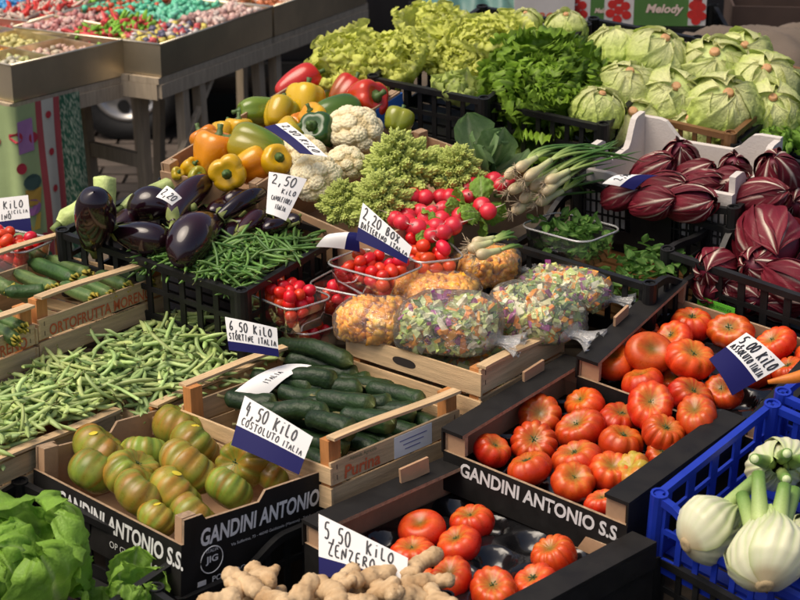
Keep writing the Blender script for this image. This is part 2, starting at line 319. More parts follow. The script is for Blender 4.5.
M_BLACK = mat('black_plastic', (.011, .011, .011), .45, spec=.32, bump=.15, bscale=300, var=.35, vscale=14, rvar=.12)
M_BLUE = mat('blue_plastic', (.012, .035, .36), .38, spec=.45, bump=.1, bscale=200, var=.15, vscale=12, rvar=.1)
M_BROWNPL = mat('brown_plastic', (.16, .075, .025), .45, var=.25, vscale=10)
M_CARD = mat('cardboard', (.42, .26, .15), .85, spec=.2, bump=.2, bscale=120, var=.12, vscale=18)
M_CARDBLK = mat('printed_black_cardboard', (.013, .012, .011), .62, spec=.22, bump=.12, bscale=90, var=.3, vscale=20, rvar=.1)
M_EDGE = mat('corrugated_edge', (.36, .25, .16), .9, spec=.1, bump=.6, bscale=500, var=.3, vscale=90)
M_WOOD = mat('pale_poplar_wood', (.60, .42, .23), .75, spec=.2, bump=.4, bscale=60, var=.28, vscale=7, stretch=(1, 14, 14), detail=6, objvar=.1)
M_WOODX = mat('pale_poplar_wood_crossgrain', (.58, .41, .23), .75, spec=.2, bump=.4, bscale=60, var=.28, vscale=7, stretch=(14, 1, 14), detail=6, objvar=.1)
M_WOODO = mat('orange_pine_post', (.52, .22, .07), .7, spec=.25, bump=.25, bscale=60, var=.25, vscale=9, stretch=(12, 12, 1), detail=6, objvar=.15)
M_TRAY = mat('black_glossy_tray', (.008, .008, .009), .14, spec=.6, bump=.1, bscale=60)
M_WHITE = mat('white_card', (.78, .77, .74), .55, var=.05, vscale=20)
M_NAVY = mat('navy_print', (.010, .010, .085), .55, spec=.15)
M_INK = mat('black_ink', (.012, .012, .015), .5)
M_PRINTW = mat('white_print', (.72, .72, .70), .5, var=.12, vscale=60)
M_PRINTR = mat('red_print', (.58, .12, .04), .7, var=.25, vscale=80)
M_POLY = mat('white_polystyrene', (.60, .55, .50), .8, bump=.35, bscale=180, var=.06, vscale=10)
M_STAPLE = mat('rusty_staple', (.10, .06, .04), .6)
M_CLEAR = film_mat('clear_plastic', (.97, .98, .98), .05, .05, .16)
M_RIM = film_mat('clear_plastic_lip', (.97, .97, .97), .3, .08, .3)
M_BAGEND = film_mat('gathered_bag_plastic', (1, 1, .99), .30, .15, .16, bump=1.0)
M_BAG = film_mat('crinkled_clear_bag', (1, 1, .99), .075, .10, .15, bump=1.0)

# ------------------------------------------------------------------ mesh helpers
class MB:
    """collects verts, faces, material slots and per-vertex colours, then links ONE mesh object"""
    def __init__(self):
        self.v, self.f, self.mi, self.c, self.uv = [], [], [], [], None
        self.n = 0
    def add(self, V, Fs, mi=0, col=None):
        V = np.asarray(V, float)
        self.v.append(V)
        self.f += [tuple(i + self.n for i in f) for f in Fs]
        self.mi += [mi] * len(Fs)
        if col is None:
            col = np.ones((len(V), 3)) * .5
        col = np.asarray(col, float)
        if col.ndim == 1:
            col = np.tile(col, (len(V), 1))
        self.c.append(col)
        self.n += len(V)
        return self
    def box(self, lo, hi, mi=0, col=None, faces=None):
        x0, y0, z0 = lo; x1, y1, z1 = hi
        V = [(x0, y0, z0), (x1, y0, z0), (x1, y1, z0), (x0, y1, z0), (x0, y0, z1), (x1, y0, z1), (x1, y1, z1), (x0, y1, z1)]
        Fs = [(0, 3, 2, 1), (4, 5, 6, 7), (0, 1, 5, 4), (1, 2, 6, 5), (2, 3, 7, 6), (3, 0, 4, 7)]
        n0 = len(self.mi)
        self.add(V, Fs, mi if not isinstance(mi, (list, tuple)) else 0, col)
        if isinstance(mi, (list, tuple)):     # bottom, top, -y, +x, +y, -x
            for i in range(6):
                self.mi[n0 + i] = mi[i]
        return self
    def beam(self, a, b, w, t, up=(0, 0, 1), mi=0, col=None):
        a, b = np.array(a, float), np.array(b, float)
        d = b - a; d /= np.linalg.norm(d)
        s = np.cross(d, up); s /= np.linalg.norm(s); u = np.cross(s, d)
        V = []
        for p in (a, b):
            for (i, j) in ((-1, -1), (1, -1), (1, 1), (-1, 1)):
                V.append(p + s * w / 2 * i + u * t / 2 * j)
        return self.add(V, [(0, 3, 2, 1), (4, 5, 6, 7), (0, 1, 5, 4), (1, 2, 6, 5), (2, 3, 7, 6), (3, 0, 4, 7)], mi, col)
    def grid(self, G, closed_u=False, closed_v=False, mi=0, col=None):
        """G: nu x nv x 3"""
        nu, nv = G.shape[:2]
        Fs = []
        for i in range(nu - (0 if closed_u else 1)):
            for j in range(nv - (0 if closed_v else 1)):
                i2, j2 = (i + 1) % nu, (j + 1) % nv
                Fs.append((i * nv + j, i2 * nv + j, i2 * nv + j2, i * nv + j2))
        return self.add(G.reshape(-1, 3), Fs, mi, None if col is None else (np.asarray(col, float) if np.ndim(col) == 1 else np.asarray(col, float).reshape(-1, 3)))
    def tube(self, P, r, n=8, mi=0, col=None, flat=1.0, cap=True, colf=None):
        P = np.array(P, float); m = len(P)
        r = np.full(m, r) if np.isscalar(r) else np.asarray(r, float)
        T = np.gradient(P, axis=0); T /= np.linalg.norm(T, axis=1)[:, None] + 1e-12
        ref = np.array([0, 0, 1.0]) if abs(T[:, 2]).mean() < .8 else np.array([1.0, 0, 0])
        S = np.cross(T, ref); S /= np.linalg.norm(S, axis=1)[:, None] + 1e-12
        U = np.cross(S, T)
        th = np.linspace(0, 2 * pi, n, endpoint=False)
        G = P[:, None, :] + r[:, None, None] * (np.cos(th)[None, :, None] * S[:, None, :] + flat * np.sin(th)[None, :, None] * U[:, None, :])
        if colf is not None:
            col = np.repeat(colf(np.linspace(0, 1, m))[:, None, :], n, 1)
        n0 = self.n
        self.grid(G, closed_v=True, mi=mi, col=col)
        if cap:
            self.f.append(tuple(n0 + j for j in range(n))); self.mi.append(mi)
            self.f.append(tuple(n0 + (m - 1) * n + j for j in range(n - 1, -1, -1))); self.mi.append(mi)
        return self
    def mesh(self, name, mats, smooth=True, uv=None):
        me = bpy.data.meshes.new(name)
        V = np.concatenate(self.v)
        me.from_pydata(V.tolist(), [], self.f)
        if not isinstance(mats, (list, tuple)):
            mats = [mats]
        for m in mats:
            me.materials.append(m)
        if len(mats) > 1:
            me.polygons.foreach_set('material_index', self.mi)
        C = np.concatenate(self.c)
        at = me.color_attributes.new('Col', 'FLOAT_COLOR', 'POINT')
        at.data.foreach_set('color', np.concatenate([C, np.ones((len(C), 1))], 1).astype(np.float32).ravel())
        if smooth:
            me.polygons.foreach_set('use_smooth', [True] * len(me.polygons))
        me.update()
        return me

def frame(k):
    """matrix of a crate's rim frame: x along its left-to-front edge, y along its left-to-back edge"""
    cx, cy, cz, yaw, a, b = CR[k][:6]
    n = np.array([math.sin(b), -math.sin(a), 0]); n[2] = math.sqrt(1 - n @ n)
    x = np.array([math.cos(yaw), math.sin(yaw), 0]); x = x - n * (x @ n); x /= np.linalg.norm(x)
    y = np.cross(n, x)
    M = Matrix.Identity(4)
    for i in range(3):
        M[i][0], M[i][1], M[i][2], M[i][3] = x[i], y[i], n[i], CR[k][i]
    return M

def link(name, me, parent=None, M=None):
    o = bpy.data.objects.new(name, me)
    COL.objects.link(o)
    if parent is not None:
        o.parent = parent
    if M is not None:
        o.matrix_basis = M
    return o
def tag(o, label, cat, group=None, kind=None):
    o['label'] = label; o['category'] = cat
    if group: o['group'] = group
    if kind: o['kind'] = kind
    return o
def empty(name, M, label, cat, group=None):
    o = bpy.data.objects.new(name, None)
    o.empty_display_size = .05
    COL.objects.link(o)
    o.matrix_basis = M
    return tag(o, label, cat, group)
def T(x, y, z): return Matrix.Translation((x, y, z))
def axisM(p, z, spin=0, s=1.0):
    """place an object at p with its z axis along z, spun about it, scaled by s"""
    q = Vector(z).to_track_quat('Z', 'Y').to_matrix().to_4x4()
    S = Matrix.Scale(s, 4) if np.isscalar(s) else Matrix.Diagonal((*s, 1))
    return Matrix.Translation(p) @ q @ Matrix.Rotation(spin, 4, 'Z') @ S
def segM(a, b, spin=0):
    """z axis runs from a to b, length not scaled"""
    return axisM(a, Vector(b) - Vector(a), spin)
def sn(P, f, seed=0, k=6):
    """smooth pseudo-noise, about -1..1"""
    r = np.random.default_rng(seed)
    P = np.asarray(P, float); o = np.zeros(P.shape[:-1])
    for i in range(k):
        d = r.normal(size=P.shape[-1]); d /= np.linalg.norm(d)
        o += np.sin(f * (.6 + .9 * r.random()) * (P @ d) + 7 * r.random())
    return o / k * 1.6
def lerp(a, b, t):
    t = np.asarray(t)[..., None]
    return np.asarray(a) * (1 - t) + np.asarray(b) * t

# ------------------------------------------------------------------ writing
def text_mesh(s, width, height, material, shear=0, bold=.0, key=None, depth=.0):
    cu = bpy.data.curves.new('lettering', 'FONT')
    cu.body = s; cu.size = 1; cu.shear = shear; cu.offset = bold; cu.extrude = depth; cu.resolution_u = 3
    ob = bpy.data.objects.new('lettering', cu)
    COL.objects.link(ob)
    dg = bpy.context.evaluated_depsgraph_get()
    me = bpy.data.meshes.new_from_object(ob.evaluated_get(dg))
    bpy.data.objects.remove(ob)
    n = len(me.vertices)
    co = np.zeros(n * 3, np.float32); me.vertices.foreach_get('co', co); co = co.reshape(-1, 3)
    lo, hi = co.min(0), co.max(0)
    co[:, 0] = (co[:, 0] - lo[0]) / (hi[0] - lo[0]) * width
    co[:, 1] = (co[:, 1] - lo[1]) / (hi[1] - lo[1]) * height
    me.vertices.foreach_set('co', co.ravel())
    me.materials.clear(); me.materials.append(material)
    me.update()
    return me
def face_text(parent, s, o, xd, up, width, height, material, shear=0, bold=0, name='lettering'):
    """flat print: o = lower-left corner (parent's frame), xd = reading direction, up = letter-up"""
    me = text_mesh(s, width, height, material, shear, bold)
    xd, up = Vector(xd).normalized(), Vector(up).normalized(); nz = xd.cross(up)
    M = Matrix.Identity(4)
    for i in range(3):
        M[i][0], M[i][1], M[i][2], M[i][3] = xd[i], up[i], nz[i], o[i]
    return link(name, me, parent, M)
STROKES = {
 '0': [[(.5,1),(.15,.8),(.05,.4),(.3,0),(.7,.05),(.95,.5),(.8,.9),(.5,1)]],
 '2': [[(.05,.8),(.35,1),(.75,.9),(.7,.6),(.2,.2),(.05,.02),(.5,.08),(.95,.02)]],
 '4': [[(.45,1),(.05,.4),(.85,.45)],[(.65,.75),(.6,0)]],
 '5': [[(.9,1),(.25,.97),(.15,.55),(.6,.6),(.85,.35),(.6,.02),(.1,.08)]],
 '6': [[(.75,1),(.25,.65),(.08,.25),(.4,0),(.8,.2),(.7,.45),(.2,.35)]],
 '8': [[(.5,.55),(.15,.8),(.5,1),(.85,.8),(.5,.55),(.1,.25),(.5,0),(.9,.25),(.5,.55)]],
 ',': [[(.5,.12),(.3,-.25)]],
 'K': [[(.15,1),(.12,0)],[(.85,.9),(.18,.45),(.9,.02)]], 'I': [[(.5,1),(.45,0)]], 'i': [[(.5,.65),(.48,0)],[(.5,.9),(.52,.95)]],
 'L': [[(.2,1),(.15,.03),(.85,.05)]], 'O': [[(.5,.95),(.1,.6),(.15,.15),(.6,.02),(.92,.4),(.75,.85),(.5,.95)]],
 'Z': [[(.1,.95),(.85,.95),(.1,.05),(.95,.05)]], 'E': [[(.85,.95),(.2,.92),(.15,.05),(.9,.03)],[(.18,.5),(.7,.52)]],
 'N': [[(.1,0),(.15,.95),(.8,.05),(.88,.98)]], 'R': [[(.15,0),(.18,.95),(.75,.85),(.7,.55),(.2,.48),(.9,0)]],
 'C': [[(.85,.85),(.4,.97),(.1,.5),(.4,.03),(.9,.15)]], 'S': [[(.85,.9),(.3,.95),(.2,.6),(.75,.4),(.7,.05),(.1,.08)]],
 'T': [[(.05,.95),(.95,.98)],[(.5,.95),(.47,0)]], 'A': [[(.05,0),(.45,1),(.92,0)],[(.2,.38),(.78,.4)]],
 'G': [[(.85,.85),(.4,.97),(.1,.5),(.4,.03),(.85,.15),(.85,.45),(.55,.45)]], 'V': [[(.05,.98),(.45,0),(.95,1)]],
 'F': [[(.9,.97),(.2,.95),(.15,0)],[(.18,.52),(.7,.55)]], 'D': [[(.15,0),(.18,.96),(.7,.8),(.85,.4),(.6,.05),(.15,0)]],
 'B': [[(.15,0),(.18,.96),(.7,.85),(.6,.55),(.2,.5),(.8,.35),(.65,.03),(.15,0)]], 'X': [[(.1,.97),(.9,.03)],[(.88,.98),(.08,.02)]],
 'U': [[(.1,.97),(.15,.2),(.5,0),(.85,.25),(.88,.98)]], 'P': [[(.15,0),(.18,.96),(.75,.85),(.7,.5),(.2,.45)]],
 'M': [[(.05,0),(.15,.97),(.5,.4),(.85,.98),(.95,0)]], ' ': []}
def hand(mb, s, fn, x0, x1, y0, y1, lw, seed=1, nib=None):
    """marker-pen writing laid along the card surface fn(u, v) -> point, just above it"""
    r = random.Random(seed)
    n = len(s); cw = (x1 - x0) / n
    for i, ch in enumerate(s):
        dy = r.uniform(-.04, .04) * (y1 - y0)
        for st in STROKES.get(ch, []):
            pts = []
            for a, b in st:
                pts.append((x0 + cw * (i + .08 + .78 * a) + r.uniform(-.02, .02) * cw + b * cw * .06, y0 + dy + (y1 - y0) * b))
            # round the corners a little
            P = []
            for k in range(len(pts) - 1):
                for t in (0, .33, .67):
                    P.append((pts[k][0] * (1 - t) + pts[k + 1][0] * t, pts[k][1] * (1 - t) + pts[k + 1][1] * t))
            P.append(pts[-1])
            P = np.array(P)
            if len(P) > 4:
                Q = P.copy(); Q[1:-1] = (P[:-2] + 2 * P[1:-1] + P[2:]) / 4; P = Q
            W = np.array([fn(u, v, .0009) for u, v in P])
            Tn = np.gradient(W, axis=0); Tn /= np.linalg.norm(Tn, axis=1)[:, None] + 1e-9
            nrm = np.cross(np.array(fn(.6, .5, 0)) - np.array(fn(.4, .5, 0)), np.array(fn(.5, .6, 0)) - np.array(fn(.5, .4, 0)))
            nrm /= np.linalg.norm(nrm)
            S = np.cross(Tn, nrm) * lw / 2
            mb.grid(np.stack([W - S, W + S], 1))
def price_card(name, quad, label, lines, blue=.4, bow=.006, seed=1, lw=.0026, blue_side='bottom', group=None):
    TL, TR, BR, BL = [np.array(q) for q in quad]
    base = (BL + BR) / 2
    nrm = np.cross(TR - TL, TL - BL); nrm /= np.linalg.norm(nrm)
    def fn(u, v, h):
        p = (TL * (1 - u) + TR * u) * v + (BL * (1 - u) + BR * u) * (1 - v)
        return p - base + nrm * (h + bow * (math.sin(pi * u) + .5 * math.sin(2.2 * v + u)))
    root = empty(name, T(*base), label, 'price sign', group)
    nb = 12
    for (v0, v1, m, pn) in ((0, blue, M_NAVY, 'blue_band'), (blue, 1, M_WHITE, 'white_field')):
        if v1 - v0 < .01: continue
        mb = MB()
        us, vv = np.linspace(0, 1, nb), np.linspace(v0, v1, 6)
        top = np.array([[fn(u, v, 0) for v in vv] for u in us])
        bot = np.array([[fn(u, v, -.0008) for v in vv] for u in us])
        mb.grid(top); mb.grid(bot[:, ::-1])
        for A, B in ((top[0], bot[0]), (bot[-1], top[-1]), (bot[:, 0], top[:, 0]), (top[:, -1], bot[:, -1])):
            mb.grid(np.stack([A, B], 0))
        link(pn, mb.mesh(pn, m), root)
    mb = MB()
    for (s, x0, x1, y0, y1, k) in lines:
        hand(mb, s, fn, x0, x1, y0, y1, lw * k, seed); seed += 1
    if mb.v:
        link('handwriting', mb.mesh('handwriting', M_INK, False), root)
    return root

# ------------------------------------------------------------------ containers
def crate_wall(p0, p1, h, prof, nbars, band=.035, mid=True, solid=None, th=.006, rail=.016, mesh_rows=0):
    """moulded plastic wall from p0 to p1 (xy), rim at z=prof(t), down to -h"""
    p0, p1 = np.array(p0, float), np.array(p1, float)
    Lw = np.linalg.norm(p1 - p0); d = (p1 - p0) / Lw
    mb = MB()
    def P(t, z): return np.array([*(p0 + (p1 - p0) * t), z])
    n = 25
    ts = np.linspace(0, 1, n)
    top = np.array([prof(t) for t in ts])
    nrm = np.array([-d[1], d[0], 0])
    def strip(z0, z1, w):
        a = np.array([P(t, z) for t, z in zip(ts, z0)]); b = np.array([P(t, z) for t, z in zip(ts, z1)])
        ring = np.stack([a - nrm * w / 2, a + nrm * w / 2, b + nrm * w / 2, b - nrm * w / 2], 1)
        mb.grid(ring, closed_v=True)
        mb.f.append((mb.n - 4, mb.n - 3, mb.n - 2, mb.n - 1)); mb.mi.append(0)
        mb.f.append((mb.n - 4 * n, mb.n - 4 * n + 3, mb.n - 4 * n + 2, mb.n - 4 * n + 1)); mb.mi.append(0)
    strip(top - rail, top, th * 2.4)
    strip(np.full(n, -h), np.full(n, -h + band), th)
    if mid:
        zz = -h + band + (h - band) * .42
        strip(np.minimum(np.full(n, zz), top - rail - .004), np.minimum(np.full(n, zz + .012), top - rail), th)
    for r in range(mesh_rows):
        zz = -h + band + (h - band - rail) * (r + 1) / (mesh_rows + 1)
        strip(np.minimum(np.full(n, zz), top - rail - .003), np.minimum(np.full(n, zz + .004), top - rail), th * .8)
    for i in range(nbars):
        t = (i + .5) / nbars
        zt = prof(t) - rail * .8
        if zt <= -h + band: continue
        wb = Lw / nbars * (.3 if not mesh_rows else .22)
        c = P(t, 0)
        a, b = c - np.array([*d, 0]) * wb / 2, c + np.array([*d, 0]) * wb / 2
        q = nrm * th * .45
        V = [a - q, b - q, b + q, a + q]
        V = [v + np.array([0, 0, -h + band - .002]) for v in V] + [v + np.array([0, 0, zt]) for v in V]
        mb.add(V, [(0, 1, 5, 4), (1, 2, 6, 5), (2, 3, 7, 6), (3, 0, 4, 7)])
    if solid:
        t0, t1, zb, zt2 = solid
        a, b = P(t0, 0), P(t1, 0); q = nrm * th * .6
        V = [a - q, b - q, b + q, a + q]
        V = [v + np.array([0, 0, zb]) for v in V] + [v + np.array([0, 0, zt2]) for v in V]
        mb.add(V, [(0, 3, 2, 1), (4, 5, 6, 7), (0, 1, 5, 4), (1, 2, 6, 5), (2, 3, 7, 6), (3, 0, 4, 7)])
    return mb

def plastic_crate(name, key, h, label, m=None, profs={}, bars=(9, 7), mesh_rows=0, solids={}, group=None, base_mat=None, sockets=True, cat='crate', mid=True):
    m = m or M_BLACK
    w, d = CR[key][6:8]
    root = empty(name, frame(key), label, cat, group)
    flat = lambda t: 0.0
    x, y = w / 2, d / 2
    S = {'front': ((-x, -y), (x, -y), bars[0]), 'right': ((x, -y), (x, y), bars[1]), 'back': ((x, y), (-x, y), bars[0]), 'left': ((-x, y), (-x, -y), bars[1])}
    for k, (a, b, nb) in S.items():
        mb = crate_wall(a, b, h, profs.get(k, flat), nb, solid=solids.get(k), mesh_rows=mesh_rows, mid=mid)
        link('wall', mb.mesh('crate_wall', m, False), root)
    for sx, sy in ((-1, -1), (1, -1), (1, 1), (-1, 1)):
        mb = MB()
        cx, cy = sx * (x - .004), sy * (y - .004)
        r = .017
        th = np.linspace(0, 2 * pi, 12, endpoint=False)
        prof = [(r, -h), (r, .004), (r * .72, .004), (r * .72, -.03), (0.0005, -.03)] if sockets else [(r * .8, -h), (r * .8, .001), (.0005, .001)]
        G = np.array([[(cx + a * math.cos(t), cy + a * math.sin(t), z) for t in th] for a, z in prof])
        mb.grid(G[:, ::-1], closed_v=True)
        link('corner_post', mb.mesh('corner_post', m, False), root)
    mb = MB()
    ns = 10
    for i in range(ns):
        yy = -y + (i + .5) * d / ns
        mb.box((-x + .004, yy - d / ns * .36, -h), (x - .004, yy + d / ns * .36, -h + .006))
    for i in range(4):
        xx = -x + (i + .5) * w / 4
        mb.box((xx - .012, -y + .004, -h - .006), (xx + .012, y - .004, -h - .0005))
    link('base', mb.mesh('crate_base', base_mat or m, False), root)
    return root

def carton(name, key, h, label, low=.045, flap=.05, flaps=('left', 'right'), notch=True, group=None, tray=False, back_low=True, text=None, plain=False, front_low=True, thick=.006):
    """open fruit carton: tall walls at x=+-w/2 with folded flaps, lower walls at y=+-d/2"""
    w, d = CR[key][6:8]; x, y = w / 2, d / 2
    root = empty(name, frame(key), label, 'carton', group)
    O = M_CARD if plain else M_CARDBLK
    mats = [M_CARD, O, M_EDGE]
    t = thick
    fl, bl = (low if front_low else 0), (low if back_low else 0)
    # bottom, top, -y, +x, +y, -x  -> material slots (0 card inside, 1 print outside, 2 corrugated edge)
    link('wall', MB().box((-x, -y, -h), (x, -y + t, -fl), (0, 2, 1, 1, 0, 1)).mesh('carton_wall', mats, False), root)
    link('wall', MB().box((-x, y - t, -h), (x, y, -bl), (0, 2, 0, 1, 1, 1)).mesh('carton_wall', mats, False), root)
    for sx in (-1, 1):
        mb = MB()
        # tall wall with an uneven cut-out along its top
        if notch:
            cuts = [(-y + t, 0), (-y + d * .12, 0), (-y + d * .14, -.012), (-y + d * .46, -.016), (-y + d * .50, .004), (y - d * .05, .002), (y - t, 0)]
        else:
            cuts = [(-y + t, 0), (y - t, 0)]
        xa, xb = (x - t, x) if sx > 0 else (-x, -x + t)
        for (ya, za), (yb, zb) in zip(cuts[:-1], cuts[1:]):
            V = [(xa, ya, -h), (xb, ya, -h), (xb, yb, -h), (xa, yb, -h), (xa, ya, za), (xb, ya, za), (xb, yb, zb), (xa, yb, zb)]
            n0 = len(mb.mi)
            mb.add(V, [(4, 5, 6, 7), (1, 2, 6, 5), (3, 0, 4, 7), (0, 1, 5, 4), (2, 3, 7, 6)])
            mb.mi[n0:n0 + 5] = [2, 1 if sx > 0 else 0, 0 if sx > 0 else 1, 2, 2]
        link('wall', mb.mesh('carton_wall', mats, False), root)
        side = 'right' if sx > 0 else 'left'
        if side in flaps:
            # folded-over top flap: a shallow hollow lip, print outside, corrugated inner edge
            mb = MB()
            xo = sx * (x + .003); xi = sx * (x - flap)
            lo, hi = min(xo, xi), max(xo, xi)
            mb.box((lo, -y - .002, .002), (hi, y + .002, .010), (0, 1, 1, 1 if sx > 0 else 2, 1, 2 if sx > 0 else 1))
            link('flap', mb.mesh('flap', mats, False), root)
            mb = MB().box((lo if sx < 0 else hi - .004, -y - .0025, -.045), (lo + .004 if sx < 0 else hi, y + .0025, .0015), (1, 1, 1, 1, 1, 1))
            link('flap_skirt', mb.mesh('flap_skirt', mats, False), root)
            # curled end tabs joining flap to wall
            for sy in (-1, 1):
                yy = sy * (y - .01)
                mb = MB().box((min(xi, sx * (x - .008)), yy - .005, -low), (max(xi, sx * (x - .008)), yy + .005, .0015), (0, 0, 0, 2, 0, 2))
                link('corner_tab', mb.mesh('corner_tab', mats, False), root)
        else:
            for sy in (-1, 1):      # double corner post of folded board
                ya, yb = (-y + t + .001, -y + .04) if sy < 0 else (y - .04, y - t - .001)
                xc = sx * (x - t - .012)
                mb = MB().box((xc - .010, ya, -h), (xc + .010, yb, .001), (0, 2, 0, 0, 0, 0))
                link('corner_post', mb.mesh('corner_post', mats, False), root)
    link('bottom', MB().box((-x + t, -y + t, -h), (x - t, y - t, -h + .005), 0).mesh('carton_bottom', mats, False), root)
    if tray:
        # glossy moulded tray with round sockets
        zt = -h + .055
        NX, NY = 61, 49
        xs, ys = np.linspace(-x + .012, x - .012, NX), np.linspace(-y + .012, y - .012, NY)
        X, Y = np.meshgrid(xs, ys, indexing='ij')
        Z = np.full_like(X, zt)
        for i in range(5):
            for j in range(4):
                cx = -x + .012 + (i + .5) * (w - .024) / 5; cy = -y + .012 + (j + .5) * (d - .024) / 4
                r = np.hypot(X - cx, Y - cy) / .043
                Z = np.minimum(Z, zt - .034 * np.clip(1 - r ** 4, 0, 1))
        link('tray', MB().grid(np.stack([X, Y, Z], -1)).mesh('tray', M_TRAY), root)
    return root

def wood_crate(name, key, label, hb=.10, rise=.06, group=None, side=.07, posts=True, ends=('front', 'right'), rail_ends=True, gap=.02, orange=True):
    """slatted poplar crate; the fitted rim is the handle-rail level. end panels at x=+-w/2 (running along y)"""
    w, d = CR[key][6:8]; x, y = w / 2, d / 2
    root = empty(name, frame(key), label, 'crate', group)
    t = .006
    hb_ = hb
    zb = -rise - hb_
    for sx in (-1, 1):
        xs = sx * (x - t)
        # upper and lower end boards
        link('board', MB().box((xs - t / 2, -y, -rise - hb_ * .48), (xs + t / 2, y, -rise)).mesh('board', M_WOODX, False), root)
        link('board', MB().box((xs - t / 2, -y, zb), (xs + t / 2, y, -rise - hb_ * .55)).mesh('board', M_WOODX, False), root)
        for sy in (-1, 1):
            for zq in (-.012, -.034):
                yy = sy * (y - .016)
                link('staple', MB().box((xs + sx * t / 2 - .0006, yy - .0008, -rise + zq - .005), (xs + sx * t / 2 + .0008, yy + .0008, -rise + zq + .005)).mesh('staple', M_STAPLE, False), root)
        # handle rail
        G = np.linspace(-y + .004, y - .004, 12)
        mb = MB()
        bend = .004 * np.sin(np.linspace(0, pi, 12) * 1.3 + sx)
        rows = np.array([[(xs - .012, yy, -.006 + b), (xs + .012, yy, -.006 + b), (xs + .012, yy, b), (xs - .012, yy, b)] for yy, b in zip(G, bend)])
        mb.grid(rows, closed_v=True); mb.f += [(3, 2, 1, 0), (mb.n - 4, mb.n - 3, mb.n - 2, mb.n - 1)]; mb.mi += [0, 0]
        link('handle_rail', mb.mesh('handle_rail', M_WOODX, False), root)
        for sy in (-1, 1):
            c = (xs - sx * (t / 2 + .013), sy * (y - .018))
            a = (c[0] - .0125, c[1] - .016, zb); b = (c[0] + .0125, c[1] + .016, -.0065)
            link('post', MB().box(a, b).mesh('post', M_WOODO if orange else M_WOOD, False), root)
    for sy in (-1, 1):
        yy = sy * (y + t * .2)
        link('board', MB().box((-x, yy - t / 2, -rise - side * .5 - .01), (x, yy + t / 2, -rise - .01)).mesh('board', M_WOOD, False), root)
        link('board', MB().box((-x, yy - t / 2, zb), (x, yy + t / 2, -rise - side * .62 - .01)).mesh('board', M_WOOD, False), root)
    for i in range(6):
        yy = -y + (i + .5) * d / 6
        link('slat', MB().box((-x + .01, yy - d / 15, zb - .005), (x - .01, yy + d / 15, zb - .0005)).mesh('slat', M_WOOD, False), root)
    return root

def rrect(w, d, r, n=5):
    P = []
    for cx, cy, a0 in ((w / 2 - r, d / 2 - r, 0), (-w / 2 + r, d / 2 - r, 90), (-w / 2 + r, -d / 2 + r, 180), (w / 2 - r, -d / 2 + r, 270)):
        for i in range(n):
            a = math.radians(a0 + 90 * i / (n - 1)); P.append((cx + r * math.cos(a), cy + r * math.sin(a)))
    return np.array(P)
def punnet(name, c, yaw, w, d, h, label, group=None, tilt=(0, 0)):
    M = T(*c) @ Matrix.Rotation(yaw, 4, 'Z') @ Matrix.Rotation(tilt[0], 4, 'X') @ Matrix.Rotation(tilt[1], 4, 'Y')
    root = empty(name, M, label, 'punnet', group)
    mb = MB()
    lv = [(w * .78, d * .74, -h), (w * .84, d * .80, -h + .004), (w * .92, d * .9, -h * .35), (w * .95, d * .935, -.004)]
    G = np.array([[(px, py, z) for px, py in rrect(a, b, min(a, b) * .22)] for a, b, z in lv])
    mb.grid(G, closed_v=True)
    n = G.shape[1]
    mb.f.append(tuple(range(n - 1, -1, -1))); mb.mi.append(0)
    link('tub', mb.mesh('tub', M_CLEAR), root)
    mb = MB()
    P = [(px, py, 0) for px, py in rrect(w, d, min(w, d) * .24, 7)]
    P.append(P[0])
    mb.tube(P, .0028, 6, cap=False)
    link('rim', mb.mesh('rim', M_RIM), root)
    return root

# ------------------------------------------------------------------ produce: one mesh per variant, shared by all its copies
def sphere_grid(nt, ns, f, colf=None):
    """closed surface of revolution-like form: f(phi 0..pi from bottom, theta) -> xyz arrays"""
    ph = np.linspace(0.02, pi - 0.02, nt); th = np.linspace(0, 2 * pi, ns, endpoint=False)
    PH, TH = np.meshgrid(ph, th, indexing='ij')
    G = f(PH, TH)
    mb = MB()
    col = colf(PH, TH, G) if colf else None
    mb.grid(G[:, ::-1], closed_v=True, col=None if col is None else col[:, ::-1])
    mb.f.append(tuple(range(ns))); mb.mi.append(0)
    mb.f.append(tuple(mb.n - 1 - i for i in range(ns))); mb.mi.append(0)
    return mb

